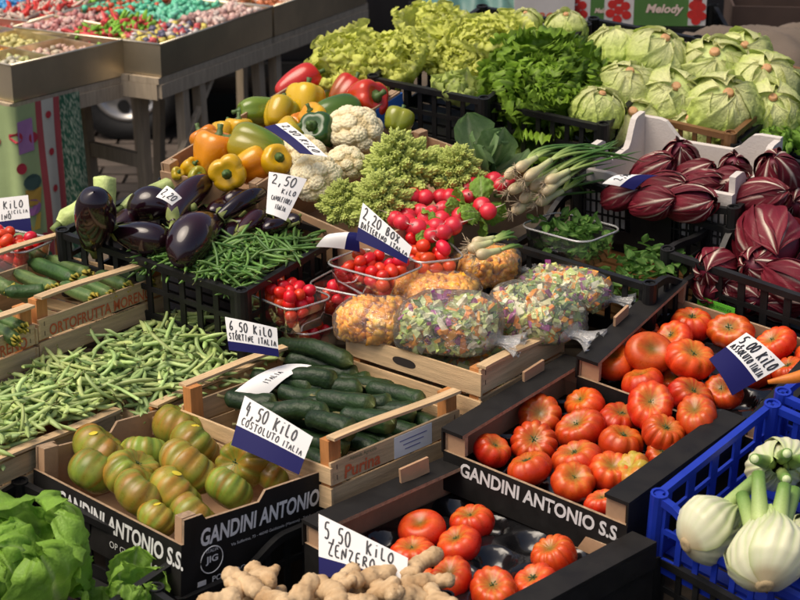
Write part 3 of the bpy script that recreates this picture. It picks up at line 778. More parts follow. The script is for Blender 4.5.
M_TOM = mat('tomato_skin', rough=.32, spec=.42, attr=True, var=.16, vscale=4, objvar=.18, hvar=.005, rvar=.08, sss=.05, bump=.04, bscale=40)
M_CALYX = mat('tomato_calyx', (.045, .075, .018), .7, var=.3, vscale=60)
def tomato_mesh(seed, green=0.0, ribs=9, plain=False):
    r = np.random.default_rng(seed)
    n = ribs; amp = r.uniform(.45, 1.1, n); ph0 = r.random() * 6
    wob = r.uniform(-.25, .25, n); depth = 0.0 if plain else r.uniform(.16, .22)
    ex = 1 + r.uniform(-.06, .1)
    def ribf(TH):
        u = (TH / (2 * pi) * n + ph0 * n) % n
        k = np.floor(u).astype(int) % n; fr = u - np.floor(u)
        fr = np.clip(fr + .0 * wob[k], 0, 1)
        return np.sin(pi * fr) ** .45, amp[k]
    def f(PH, TH):
        rb, am = ribf(TH)
        c, s = np.cos(PH), np.sin(PH)       # c=+1 at the bottom pole start
        z = -c
        topw = np.clip((z + .7) / 1.5, 0, 1)
        rad = np.abs(s) ** .8 * (1 - depth * am * (1 - rb) * (.3 + .9 * topw))
        zz = z * .70 + np.where(z > 0, -.30 * np.exp(-(s / .38) ** 2), .06 * np.exp(-(s / .3) ** 2))
        zz = zz + (.06 * rb * topw * s if not plain else 0)
        x, y = rad * np.cos(TH) * ex, rad * np.sin(TH) / ex
        P = np.stack([x, y, zz], -1)
        return P * (1 + .025 * sn(P, 3, seed)[..., None])
    def colf(PH, TH, G):
        rb, am = ribf(TH)
        z = -np.cos(PH)
        sh = np.clip((z - .1) / .9, 0, 1)
        nz = sn(np.stack([np.cos(TH) * 2, np.sin(TH) * 2, z * .5], -1), 3, seed + 5)
        nz2 = sn(np.stack([np.cos(TH) * 7, np.sin(TH) * 7, z * 1.1], -1), 3, seed + 9)
        red, org, yel = np.array([.54, .024, .006]), np.array([.62, .085, .010]), np.array([.58, .26, .035])
        grn, dgr = np.array([.26, .34, .04]), np.array([.10, .18, .02])
        if green > .5:
            t = np.clip(.55 + .45 * nz + .25 * z, 0, 1)
            C = lerp(grn, dgr, t)
            o = np.clip(.50 + .5 * nz2 - .35 * np.abs(z - .15) + (green < .8) * .28 + .2 * nz, 0, 1) ** 1.2
            C = lerp(C, [.50, .13, .02], o * .55)
            C = lerp(C, [.30, .27, .035], (1 - rb) * .4 * sh)
        else:
            C = lerp(red, org, np.clip(sh * .9 + .25 * nz2 * sh + .15 * nz, 0, 1))
            C = lerp(C, yel, np.clip((sh - .45) * .9 + .5 * nz2 * sh - .22, 0, .6) * (0 if plain else 1))
            C = lerp(C, yel * [.8, 1, .8], np.clip((1 - rb), 0, 1) * sh * .28)
            C = lerp(C, [.10, .12, .015], np.exp(-(np.sin(PH) / .24) ** 2) * (z > 0) * .8)
            if green: C = lerp(C, [.42, .30, .035], np.clip(.7 + .5 * nz, 0, 1))
        return C
    return sphere_grid(22, max(48, n * 6), f, colf)
def calyx_mesh(seed):
    r = np.random.default_rng(seed); mb = MB()
    for i in range(6):
        a = i * pi / 3 + r.uniform(-.2, .2); L = r.uniform(.22, .42); w = .05
        d = np.array([math.cos(a), math.sin(a), 0]); s = np.array([-d[1], d[0], 0])
        P = [d * .02, d * L * .5 + [0, 0, .06 + r.uniform(0, .05)], d * L + [0, 0, r.uniform(.0, .1)]]
        mb.tube(np.array(P), [w, w * .7, .008], 5, flat=.35)
    mb.tube([(0, 0, -.03), (.01, 0, .06), (.03, .01, .12)], [.07, .05, .045], 6)
    return mb
TOM = [tomato_mesh(i, 0, 8 + i % 5).mesh('tomato_body', M_TOM) for i in range(7)]
TOMP = tomato_mesh(30, 0, 5, plain=True).mesh('tomato_body', M_TOM)
TOMY = tomato_mesh(31, .3, 9).mesh('tomato_body', M_TOM)
TOMG = [tomato_mesh(40 + i, .9 if i in (3, 4) else .6, 9 + i % 4).mesh('green_tomato_body', M_TOM) for i in range(6)]
CAL = [calyx_mesh(i).mesh('calyx', M_CALYX) for i in range(3)]
def put_tomato(key, p, r, i, label, group, body, axis=None, name='ribbed_tomato', tag_cat='tomato', spin=None):
    F_ = frame(key)
    rr = random.Random(i * 13 + len(key))
    if axis is None:
        axis = (rr.uniform(-.5, .5), rr.uniform(-.75, .15), 1)
    wp = F_ @ Vector(p)
    o = link(name, body, None, axisM(wp, F_.to_3x3() @ Vector(axis), rr.random() * 6 if spin is None else spin, (r * rr.uniform(.95, 1.08), r * rr.uniform(.93, 1.04), r * rr.uniform(.92, 1.14))))
    tag(o, label, tag_cat, group)
    if body is not TOMP and rr.random() < .82:
        link('calyx', CAL[i % 3], o, T(0, 0, .37) @ Matrix.Scale(rr.uniform(.55, 1.0), 4))
    return o

# ---- small round things
M_CHERRY = mat('cherry_tomato_skin', (.66, .03, .012), .2, spec=.5, objvar=.14, hvar=.012, sss=.05)
def ell_mesh(name, a, b, m, seed=0, nt=10, ns=14):
    f = lambda PH, TH: np.stack([a * np.sin(PH) ** .9 * np.cos(TH), a * np.sin(PH) ** .9 * np.sin(TH), -b * np.cos(PH)], -1)
    return sphere_grid(nt, ns, f).mesh(name, m)
CHERRY = [ell_mesh('cherry_tomato_body', 1, 1.35, M_CHERRY), ell_mesh('cherry_tomato_body', 1, 1.12, M_CHERRY)]
M_RADISH = mat('radish_skin', rough=.28, attr=True, objvar=.12, var=.08, vscale=40)
def radish_mesh(seed):
    r = np.random.default_rng(seed)
    f = lambda PH, TH: np.stack([np.sin(PH) ** .85 * np.cos(TH), np.sin(PH) ** .85 * np.sin(TH), -1.02 * np.cos(PH) + .0 * PH], -1) * (1 + .03 * np.sin(2 * TH + seed))[..., None]
    colf = lambda PH, TH, G: lerp([.66, .025, .045], [.7, .4, .38], np.exp(-((PH - 0) / .22) ** 2) * .8)
    mb = sphere_grid(10, 14, f, colf)
    b = r.uniform(-.5, .5, 2)
    t = np.linspace(0, 1, 7)
    P = np.stack([b[0] * t ** 2 + .1 * np.sin(4 * t), b[1] * t ** 2, -.95 - 1.5 * t * r.uniform(.5, 1)], 1)
    mb.tube(P, .11 * (1 - t) ** 2 + .018, 5, colf=lambda s: lerp([.58, .2, .22], [.66, .55, .46], np.clip(s * 3, 0, 1)))
    return mb.mesh('radish_body', M_RADISH)
RADISH = [radish_mesh(i) for i in range(4)]

# ---- long fruit
M_AUB = mat('eggplant_skin', attr=True, rough=.13, spec=.55, coat=.2, var=.15, vscale=12, bump=.03, bscale=20)
M_AUBC = mat('eggplant_calyx', (.20, .24, .06), .6, var=.3, vscale=40, bump=.3, bscale=80)
def eggplant(name, a, b, r, label, group, seed):
    """a: calyx end, b: tip (world)"""
    L = (Vector(b) - Vector(a)).length
    rr = np.random.default_rng(seed)
    t = np.linspace(0, 1, 22)
    prof = (np.clip(t, 0, 1) ** .55 * .98) * np.sqrt(np.clip(1 - ((t - .62) / .40) ** 2 * (t > .62), 0, 1))
    prof = np.where(t < .62, .42 + .58 * np.sin(np.clip(t / .62, 0, 1) * pi / 2) ** 1.2, np.sqrt(np.clip(1 - ((t - .62) / .385) ** 2, 0, 1)))
    prof[0] = .25; prof[-1] = .04
    bend = rr.uniform(-.25, .25) * L * .5
    P = np.stack([bend * np.sin(pi * t), 0 * t, t * L], 1)
    mb = MB()
    n = 28; th = np.linspace(0, 2 * pi, n, endpoint=False)
    rib = 1 + .035 * np.cos(4 * th + seed) * (1 if seed % 3 == 2 else .4)
    G = np.stack([P[:, None, 0] + r * prof[:, None] * np.cos(th) * rib, P[:, None, 1] + r * prof[:, None] * np.sin(th) * rib, P[:, None, 2] + 0 * th], -1)
    C = lerp([.010, .003, .006], [.032, .007, .010], np.clip(.5 + .6 * sn(G * 30, 1, seed), 0, 1) * (.3 + .7 * (seed % 2)))
    mb.grid(G, closed_v=True, col=C)
    o = link(name, mb.mesh('eggplant_body', M_AUB), None, segM(a, b, rr.random() * 6))
    tag(o, label, 'eggplant', group)
    mb = MB()
    for i in range(5):
        an = i * 2 * pi / 5 + rr.random() * .4; Ll = L * rr.uniform(.11, .17) + .008
        s = np.linspace(0, 1, 6)
        rad = r * np.interp(s * Ll / L, t, prof) * 1.05 + .0018
        rad[0] = r * .22
        zz = s * Ll + .000
        wdt = np.interp(s, [0, .35, 1], [.62, .60, .03])
        rows = []
        for q in (-1, -.5, 0, .5, 1):
            A = an + q * wdt
            rows.append(np.stack([bend * np.sin(pi * zz / L) + rad * np.cos(A), rad * np.sin(A), zz], -1))
        mb.grid(np.stack(rows, 1)[:, ::-1])
    sl = .035
    mb.tube([(0, 0, .004), (.003, 0, -sl * .5), (.010, .004, -sl)], [r * .24, r * .2, r * .24], 8)
    link('calyx', mb.mesh('eggplant_calyx', M_AUBC), o)
    return o
M_CUC = mat('cucumber_skin', attr=True, rough=.46, spec=.32, var=.3, vscale=25, bump=.6, bscale=110, objvar=.15)
def cuke_mesh(name, L, r, bend, seed, c0, c1, speck=0, tipc=None, flower=False):
    t = np.linspace(0, 1, 20)
    prof = np.clip(np.minimum(1, np.minimum((t / .10) ** .5, ((1 - t) / .08) ** .5)), .05, 1) * (1 - .12 * np.cos(t * 3))
    if flower: prof = np.clip(np.minimum(1, np.minimum(.45 + (t / .35), ((1 - t) / .05) ** .5)), .25, 1)
    n = 18; th = np.linspace(0, 2 * pi, n, endpoint=False)
    rib = 1 + (.05 if flower else .02) * np.cos((6 if flower else 9) * th)
    bx = bend * L * (np.sin(pi * t))
    G = np.stack([bx[:, None] + r * prof[:, None] * np.cos(th) * rib, r * prof[:, None] * np.sin(th) * rib, (t * L)[:, None] + 0 * th], -1)
    G = G + (.0012 * sn(G * 120, 1, seed)[..., None] if flower else np.stack([np.cos(th) * np.ones((20, 1)), np.sin(th) * np.ones((20, 1)), np.zeros((20, n))], -1) * (.0016 * sn(G * 230, 1, seed) + .0016 * sn(G * 90, 1, seed + 1))[..., None])
    s = np.clip(.5 + .5 * np.cos((6 if flower else 9) * th)[None, :] * .7 + .35 * sn(G * 90, 1, seed + 2), 0, 1)
    C = lerp(c0, c1, s * (.35 + .65 * t[:, None] if not flower else .8))
    if tipc is not None:
        C = lerp(C, tipc, np.clip((t - .92) / .06, 0, 1)[:, None] + 0 * th)
    mb = MB().grid(G, closed_v=True, col=C)
    mb.f.append(tuple(range(n - 1, -1, -1))); mb.mi.append(0)
    mb.f.append(tuple(mb.n - n + i for i in range(n))); mb.mi.append(0)
    return mb.mesh(name, M_CUC)
CUKES = [cuke_mesh('cucumber_body', 1, 1, b, i, [.012, .032, .010], [.028, .06, .014], tipc=[.10, .12, .03]) for i, b in enumerate((.0, .06, -.07, .12))] if False else None
def cuke(name, a, b, r, label, cat, group, seed, kind):
    L = (Vector(b) - Vector(a)).length
    rr = random.Random(seed)
    if kind == 'cucumber':
        me = cuke_mesh('cucumber_body', L, r, rr.uniform(-.10, .10), seed, [.008, .022, .008], [.022, .05, .013], tipc=[.11, .13, .035])
    elif kind == 'zucchini':
        me = cuke_mesh('zucchini_body', L, r, rr.uniform(-.05, .05), seed, [.045, .10, .025], [.16, .22, .075], flower=True)
    elif kind == 'dark_zucchini':
        me = cuke_mesh('zucchini_body', L, r, rr.uniform(-.05, .05), seed, [.02, .06, .015], [.06, .13, .03], flower=True)
    else:
        me = cuke_mesh('pale_zucchini_body', L, r, rr.uniform(-.1, .1), seed, [.38, .48, .15], [.56, .64, .27], flower=True)
    o = link(name, me, None, segM(a, b, rr.random() * 6.28))
    tag(o, label, cat, group)
    if kind in ('zucchini', 'dark_zucchini'):
        mb = MB()
        for i in range(6):      # the shrivelled flower end
            an = i * pi / 3 + rr.random() * .5; q = rr.uniform(.6, 1.1)
            d = np.array([math.cos(an), math.sin(an), 0])
            P = [d * r * .3 + [0, 0, L * .985], d * r * .8 * q + [0, 0, L + .006], d * r * .5 * q + [0, 0, L + .016 * q]]
            mb.tube(P, [r * .35, r * .4, r * .1], 5, flat=.5, colf=lambda s: lerp([.17, .22, .03], [.42, .30, .03], s))
        link('flower', mb.mesh('zucchini_flower', mat('zucchini_flower', attr=True, rough=.7, var=.3, vscale=60)), o)
    elif kind == 'cucumber':
        mb = MB().tube([(0, 0, .004), (.002, 0, -.008), (.005, .002, -.014)], [r * .22, r * .18, r * .2], 6)
        link('stem', mb.mesh('stem', mat('dry_stem', (.17, .15, .06), .8)), o)
    else:
        mb = MB().tube([(0, 0, .004), (.002, 0, -.012), (.004, .002, -.022)], [r * .4, r * .38, r * .45], 6)
        link('stem', mb.mesh('stem', mat('green_stem', (.16, .22, .06), .7)), o)
    return o
M_BEANP = mat('flat_bean_skin', attr=True, rough=.5, var=.2, vscale=60, objvar=.26, hvar=.02)
M_BEAND = mat('green_bean_skin', attr=True, rough=.42, var=.2, vscale=60, objvar=.22, hvar=.01)
def bean_mesh(seed, L, r, flat, c0, c1, m, curl=1.0, n=7):
    rr = np.random.default_rng(seed)
    t = np.linspace(0, 1, 12)
    ang = np.cumsum(np.full(12, rr.uniform(-1, 1) * .13 * curl) + rr.uniform(-.05, .05, 12) * curl)
    x = np.cumsum(np.cos(ang)) * L / 12; y = np.cumsum(np.sin(ang)) * L / 12
    z = rr.uniform(-.3, .3) * r * 6 * (t - .5) ** 2 * 2
    P = np.stack([x - x.mean(), y - y.mean(), z], 1)
    prof = np.clip(np.minimum((t / .12) ** .6 + .12, ((1 - t) / .2) ** .7 + .06), 0, 1) * (1 + .12 * np.sin(t * 38 + seed) * (flat < .8))
    mb = MB().tube(P, r * prof, n, flat=flat, colf=lambda s: lerp(c0, c1, np.clip(.5 + .5 * np.sin(s * 5 + seed), 0, 1)))
    P2 = [P[0], P[0] + (P[0] - P[1]) * .5 + [0, 0, .001], P[0] + (P[0] - P[1]) * .9 + [.0, .002, .001]]
    mb.tube(P2, [r * .35, r * .22, r * .25], 5, col=np.array([.14, .15, .04]))
    return mb
FB = [(.42, .53, .19), (.31, .42, .13)]; GB = [(.13, .26, .05), (.08, .18, .03)]
BEANP_MB = [bean_mesh(i, rng.uniform(.085, .16), rng.uniform(.0045, .0066), .72, *FB, M_BEANP, 2.0) for i in range(9)]
BEAND_MB = [bean_mesh(50 + i, rng.uniform(.09, .13), .0036, .95, *GB, M_BEAND, .9, 6) for i in range(8)]
BEANP = [b.mesh('flat_bean_pod', M_BEANP) for b in BEANP_MB]
BEAND = [b.mesh('green_bean_pod', M_BEAND) for b in BEAND_MB]
def bean_heap(key, area, hf, n_top, meshes, mbs, name, label, group, stuff_name, stuff_label, m, n_fill, seed, keep=None):
    """loose pods: the top layer single things, the buried rest one mass"""
    rr = random.Random(seed)
    F_ = frame(key)
    def sample():
        while True:
            x = rr.uniform(area[0], area[1]); y = rr.uniform(area[2], area[3])
            if keep is None or keep(x, y): return x, y
    def orient(): return Matrix.Rotation(rr.random() * 6.283, 4, 'Z') @ Matrix.Rotation(rr.gauss(0, .4), 4, 'X') @ Matrix.Rotation(rr.gauss(0, .26), 4, 'Y')
    for i in range(n_top):
        x, y = sample()
        M = F_ @ T(x, y, hf(x, y) + rr.uniform(-.004, .010)) @ orient()
        o = link(name, meshes[i % len(meshes)], None, M)
        tag(o, label, 'bean', group)
    big = MB()
    for i in range(n_fill):
        x, y = sample(); src = mbs[i % len(mbs)]
        M = np.array(T(x, y, hf(x, y) - .006 - rr.random() * .022) @ orient())
        for V, C in zip(src.v[:1], src.c[:1]):
            big.v.append(V @ M[:3, :3].T + M[:3, 3]); big.c.append(C)
        nn = len(src.v[0])
        fs = [f for f in src.f if max(f) < nn]
        big.f += [tuple(q + big.n for q in f) for f in fs]; big.mi += [0] * len(fs); big.n += nn
    o = link(stuff_name, big.mesh(stuff_name, m), None, F_)
    tag(o, stuff_label, 'bean', None, 'stuff')

# ---- peppers
M_PEP = mat('pepper_skin', attr=True, rough=.2, spec=.5, coat=.15, var=.06, vscale=20, sss=.04)
M_PEPS = mat('pepper_stem', (.07, .13, .03), .55, var=.2, vscale=40)
def pepper(name, p, axis, r, length, label, group, seed, c0, c1, lobes=4, spin=0, bend=0.0):
    rr = np.random.default_rng(seed)
    ph0 = rr.random() * 6
    def f(PH, TH):
        z = -np.cos(PH); s = np.sin(PH)
        lob = np.abs(np.cos(lobes / 2 * (TH + ph0))) ** .7
        taper = np.interp(z, [-1, -.3, .5, 1], [.72, .92, 1.05, .95])
        rad = np.abs(s) ** .55 * (.86 + .17 * lob + .03 * np.sin(3 * TH + seed)) * taper
        zz = z * length + np.where(z > 0, -.30 * np.exp(-(s / .45) ** 2), .22 * np.exp(-(s / .5) ** 2)) * min(1, length)
        zz = zz + .10 * lob * np.sign(z) * s ** 2 * (np.abs(z) > .5)
        P = np.stack([rad * np.cos(TH) + bend * (z ** 2), rad * np.sin(TH), zz], -1)
        return P * (1 + .06 * sn(P, 1.8, seed)[..., None] + .02 * sn(P, 5, seed + 7)[..., None])
    def colf(PH, TH, G):
        t = np.clip(.5 + .8 * sn(G * [1, 1, .7], 1.6, seed + 3) + .1, 0, 1)
        return lerp(c0, c1, t)
    o = link(name, sphere_grid(24, 40, f, colf).mesh('pepper_body', M_PEP), None, axisM(p, axis, spin, r))
    tag(o, label, 'pepper', group)
    zt = length - .30 * min(1, length)
    mb = MB().tube([(0, 0, zt - .02), (0, 0, zt + .12), (.05, .02, zt + .30), (.12, .04, zt + .5)], [.34, .16, .12, .15], 8)
    link('stem', mb.mesh('pepper_stem', M_PEPS), o)
    return o

# ---- cauliflower, romanesco
M_CAUL = mat('cauliflower_curd', attr=True, rough=.75, spec=.2, bump=.5, bscale=25, var=.06, vscale=6, sss=.08)
M_ROMA = mat('romanesco_curd', attr=True, rough=.7, spec=.2, var=.12, vscale=8, bump=.3, bscale=30)
def cauliflower_mesh(seed):
    r = np.random.default_rng(seed)
    nt, ns = 120, 200
    n1, n2 = 30, 1100
    def fib(n, jit):
        i = np.arange(n) + .5
        z = 1 - 2 * i / n; a = i * 2.39996
        P = np.stack([np.sqrt(1 - z * z) * np.cos(a), np.sqrt(1 - z * z) * np.sin(a), z], 1) + r.normal(size=(n, 3)) * jit
        return P / np.linalg.norm(P, axis=1)[:, None]
    A, B = fib(n1, .07), fib(n2, .03)
    def f(PH, TH):
        D = np.stack([np.sin(PH) * np.cos(TH), np.sin(PH) * np.sin(TH), -np.cos(PH)], -1)
        d1 = np.arccos(np.clip((D @ A.T), -1, 1)).min(-1); d2 = np.arccos(np.clip((D @ B.T), -1, 1)).min(-1)
        h = .15 * np.sqrt(np.clip(1 - (d1 / .38) ** 2, 0, 1)) + .035 * np.sqrt(np.clip(1 - (d2 / .062) ** 2, 0, 1))
        f.h = h
        P = D * (.80 + h)[..., None]
        P[..., 2] *= .82
        return P
    def colf(PH, TH, G): return lerp([.62, .50, .27], [.80, .72, .48], np.clip((f.h - .05) / .11, 0, 1))
    return sphere_grid(nt, ns, f, colf).mesh('cauliflower_curd', M_CAUL)
def romanesco_mesh(seed):
    mb = MB()
    ga = 2.39996
    def bud(p, ax, h, r, col, n=6):
        ax = ax / np.linalg.norm(ax)
        u = np.cross(ax, [0, 0, 1]) if abs(ax[2]) < .95 else np.array([1.0, 0, 0]); u /= np.linalg.norm(u); w = np.cross(ax, u)
        th = np.linspace(0, 2 * pi, n, endpoint=False)
        ring = lambda q, z: p + ax * z + (np.cos(th)[:, None] * u + np.sin(th)[:, None] * w) * q
        V = np.concatenate([ring(r, 0), ring(r * .76, h * .55), [p + ax * h]])
        Fs = [(i, (i + 1) % n, n + (i + 1) % n, n + i) for i in range(n)] + [(n + i, n + (i + 1) % n, 2 * n) for i in range(n)]
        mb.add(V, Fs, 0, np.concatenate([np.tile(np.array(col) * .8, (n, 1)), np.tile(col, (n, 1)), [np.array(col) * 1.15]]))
    N1 = 46
    for i in range(N1):
        t = (i + .6) / N1                # 0 tip .. 1 skirt
        a = i * ga + seed
        R = .95 * t ** .72; z = 1.25 - 1.45 * t ** .8
        ax = np.array([math.cos(a) * .75, math.sin(a) * .75, .85 - .55 * t])
        p = np.array([R * .82 * math.cos(a), R * .82 * math.sin(a), z - .12])
        h = .24 + .40 * t ** .6; rb = .07 + .17 * t ** .6
        ax /= np.linalg.norm(ax)
        u = np.cross(ax, [0, 0, 1]); u /= np.linalg.norm(u); w = np.cross(ax, u)
        M2 = 12 if t < .3 else 26
        for j in range(M2):
            q = (j + .5) / M2; b = j * ga
            rr2 = rb * q ** .6
            pp = p + ax * (h * (1 - q ** .8) * .8) + (math.cos(b) * u + math.sin(b) * w) * rr2
            a2 = ax * (1 - q * .6) + (math.cos(b) * u + math.sin(b) * w) * q * .9
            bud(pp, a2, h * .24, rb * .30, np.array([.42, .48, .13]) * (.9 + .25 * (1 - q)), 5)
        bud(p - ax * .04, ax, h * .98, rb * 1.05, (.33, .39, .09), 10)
    th = np.linspace(0, 2 * pi, 16, endpoint=False)
    G = np.array([[(q * math.cos(t), q * math.sin(t), z) for t in th] for q, z in ((.62, -.5), (.8, -.25), (.7, .05), (.3, .6), (.03, 1.1))])
    mb.grid(G, closed_v=True, col=np.full((5, 16, 3), (.22, .26, .05)))
    return mb.mesh('romanesco_curd', M_ROMA, False)

# ---- leaves
def leaf_grid(L, W, nu=12, nv=9, bend=(0, 1.0), cup=.2, ruf=0, rfreq=5, seed=0, shape='broad', jag=0, wrk=.0):
    """leaf surface: base at origin, grows along +x then curls; bend = pitch at base, pitch at tip (rad, up positive)"""
    r = np.random.default_rng(seed)
    u = np.linspace(0, 1, nu); v = np.linspace(-1, 1, nv)
    pit = bend[0] + (bend[1] - bend[0]) * u
    X = np.concatenate([[0], np.cumsum(np.cos(pit[:-1]))]) * L / (nu - 1); Z = np.concatenate([[0], np.cumsum(np.sin(pit[:-1]))]) * L / (nu - 1)
    if shape == 'broad': w = np.interp(u, [0, .15, .45, .8, .95, 1], [.22, .45, .95, .95, .55, .15])
    elif shape == 'oval': w = np.interp(u, [0, .1, .4, .75, 1], [.08, .35, 1, .75, .06])
    else: w = np.interp(u, [0, .2, .6, .9, 1], [.3, .45, .9, 1.0, .75])
    w = w * W / 2
    U, V = np.meshgrid(u, v, indexing='ij')
    nx, nz = -np.sin(pit), np.cos(pit)
    edge = np.clip(np.maximum(np.abs(V), (U - .72) / .28), 0, 1) ** 2
    ph = r.random() * 6
    rf = ruf * edge * (np.sin(rfreq * 2 * pi * U + ph + 1.3 * np.sin(3 * V)) + .6 * np.sin(rfreq * 1.7 * 2 * pi * (U * .6 + V * .35) + ph * 2))
    lift = cup * W * V ** 2 + rf + .02 * W * sn(np.stack([U * 4, V * 4], -1), 2, seed) + wrk * W * (sn(np.stack([U * 5, V * 4], -1), 4, seed + 21) + .7 * sn(np.stack([U * 5, V * 4], -1), 9, seed + 22))
    pleat = ruf * .6 * edge * np.cos(rfreq * 2 * pi * U * 1.3 + ph)
    Gx = X[:, None] + nx[:, None] * lift + np.cos(pit)[:, None] * pleat * .5
    Gz = Z[:, None] + nz[:, None] * lift
    jg = 1 + jag * edge * (sn(np.stack([U * 9 + np.sign(V) * 3, U * 0 + np.sign(V)], -1), 5, seed + 8) + .8 * sn(np.stack([U * 9, np.sign(V) * 2], -1), 13, seed + 9)) * np.abs(V)
    Gy = w[:, None] * V * (1 - .25 * cup * np.abs(V)) * jg + pleat * .6 * np.sign(V)
    tipj = jag * L * .22 * np.clip((U - .75) / .25, 0, 1) * (sn(V[..., None] * 6, 3, seed + 11) + .8 * sn(V[..., None] * 6, 9, seed + 12))
    Gx = Gx + np.cos(pit)[:, None] * tipj; Gz = Gz + np.sin(pit)[:, None] * tipj
    return np.stack([Gx, Gy, Gz], -1), U, V
M_LEAFY = mat('lettuce_leaf', attr=True, rough=.42, spec=.35, transl=.4, var=.14, vscale=25, objvar=.12, bump=.5, bscale=60)
def leaf_mesh(name, L, W, c_mid, c_rib, c_edge, **k):
    G, U, V = leaf_grid(L, W, **k)
    rib = np.exp(-(V / (.11 * (1.08 - U))) ** 2) * (1 - U * .6)
    e = np.clip(np.maximum(np.abs(V), U) ** 3, 0, 1)
    vein = np.clip(np.cos((U * 2.0 - np.abs(V) * .9 + .05 * np.sin(6 * V)) * 2 * pi * 2.2) - .8, 0, 1) * 5 * (.5)
    C = lerp(c_mid, c_edge, e)
    C = lerp(C, c_rib, np.clip(rib + vein * .5 * (1 - e * .6), 0, 1))
    mb = MB().grid(G, col=C)
    return mb.mesh(name, M_LEAFY)
def rosette(name, p, axis, R, label, cat, group, leaves, n, seed, spin=0, inner=.25, tight=1.0, extra=None):
    """head of leaves; every leaf is its own part. leaves: meshes of unit length"""
    rr = random.Random(seed)
    root = empty(name, axisM(p, axis, spin), label, cat, group)
    for i in range(n):
        q = (i + .5) / n                     # 0 heart .. 1 outer
        a = i * 2.39996 + rr.uniform(-.2, .2)
        pitch = math.radians(86 - 84 * q ** .8 * tight + rr.uniform(-8, 8))
        s = R * (.62 + .45 * q ** .7) * rr.uniform(.9, 1.1)
        M = Matrix.Rotation(a, 4, 'Z') @ T(R * .07 * q, 0, R * .10 * (1 - q)) @ Matrix.Rotation(-pitch, 4, 'Y') @ Matrix.Rotation(rr.uniform(-.2, .2), 4, 'X') @ Matrix.Scale(s, 4)
        link('leaf', leaves[rr.randrange(len(leaves))], root, M)
    return root
YEL = dict(c_mid=(.66, .72, .19), c_rib=(.82, .80, .50), c_edge=(.76, .80, .17))
ENDIVE = [leaf_mesh('endive_leaf', 1, 1.0, nu=30, nv=25, bend=(.0, .55 + .25 * i), cup=.16, ruf=.06, rfreq=5 + i, seed=i, shape='fan', jag=.16, wrk=.02, **YEL) for i in range(4)]
PALEG = dict(c_mid=(.52, .60, .20), c_rib=(.74, .76, .48), c_edge=(.48, .58, .14))
ESCAR = [leaf_mesh('escarole_leaf', 1, .8, nu=16, nv=13, bend=(.0, 1.2 + .2 * i), cup=.25, ruf=.04, rfreq=4 + i, seed=10 + i, shape='broad', **PALEG) for i in range(3)]
FRIL = dict(c_mid=(.20, .36, .035), c_rib=(.40, .50, .18), c_edge=(.25, .42, .04))
FRILLY = [leaf_mesh('frilly_leaf', 1, .70, nu=22, nv=21, bend=(.0, .9 + .2 * i), cup=.12, ruf=.085, rfreq=6 + i, seed=20 + i, shape='fan', jag=.2, **FRIL) for i in range(5)]
GREENL = dict(c_mid=(.22, .42, .06), c_rib=(.52, .64, .28), c_edge=(.27, .48, .06))
BUTTER = [leaf_mesh('butterhead_leaf', 1, .78, nu=30, nv=23, bend=(-.1, .7 + .3 * i), cup=.18, ruf=.04, rfreq=3, seed=30 + i, shape='broad', jag=.10, wrk=.036, **GREENL) for i in range(4)]
DARKL = dict(c_mid=(.09, .21, .035), c_rib=(.24, .38, .10), c_edge=(.09, .22, .035))
SPIN = [leaf_mesh('spinach_leaf', 1, .62, nu=7, nv=5, bend=(.0, -.5 + .5 * i), cup=.15, ruf=.02, rfreq=2, seed=40 + i, shape='oval', **DARKL) for i in range(4)]
CABL = dict(c_mid=(.16, .26, .11), c_rib=(.50, .58, .32), c_edge=(.14, .24, .08))
CABLEAF = [leaf_mesh('cabbage_leaf', 1, .9, nu=14, nv=13, bend=(.2, .7 + .2 * i), cup=.12, ruf=.03, rfreq=3, seed=50 + i, shape='broad', **CABL) for i in range(3)]

def wrap_leaf(seed, a_w, ph0, ph1, rad, ruf, lift, nu=14, nv=15, zs=.85, wr=0):
    """leaf wrapped over a head: from the base pole (top) down; v across"""
    r = np.random.default_rng(seed)
    u = np.linspace(0, 1, nu); v = np.linspace(-1, 1, nv)
    U, V = np.meshgrid(u, v, indexing='ij')
    PH = ph0 + (ph1 - ph0) * U
    wid = a_w * np.interp(u, [0, .3, .7, 1], [.55, .95, 1, .8])[:, None]
    TH = V * wid
    edge = np.clip(np.maximum(np.abs(V), U), 0, 1) ** 4
    ph = r.random() * 6
    R = rad * (1 + lift * edge + ruf * edge * (np.sin(9 * U + 5 * V + ph) + .7 * np.sin(17 * V + ph * 2 + 3 * U)) + .012 * np.cos(11 * V * wid * 2) * (1 - U) * (wr == 0) + .015 * sn(np.stack([U * 3, V * 3], -1), 2, seed) + wr * (.3 + .7 * U) * (sn(np.stack([np.sin(PH) * np.cos(TH), np.sin(PH) * np.sin(TH), np.cos(PH)], -1), 8, seed + 3) + .6 * sn(np.stack([np.sin(PH) * np.cos(TH), np.sin(PH) * np.sin(TH), np.cos(PH)], -1), 19, seed + 4)))
    G = np.stack([R * np.sin(PH) * np.cos(TH), R * np.sin(PH) * np.sin(TH), R * np.cos(PH) * zs], -1)
    return G, U, V
def veins(U, V, n=5, w=.12):
    """white midrib plus side veins that leave it upward"""
    mid = np.exp(-(V / (w * (1.15 - U))) ** 2)
    s = (U - np.abs(V) ** 1.2 * .55) * n
    side = np.exp(-((s - np.round(s)) / .07) ** 2) * np.clip(1.15 - np.abs(V) * .9, 0, 1) * (np.abs(V) > .02)
    return np.clip(mid + .6 * side * (1 - .35 * U) * np.clip(.6 + .6 * np.sin(7 * U + 9 * V), 0, 1), 0, 1)
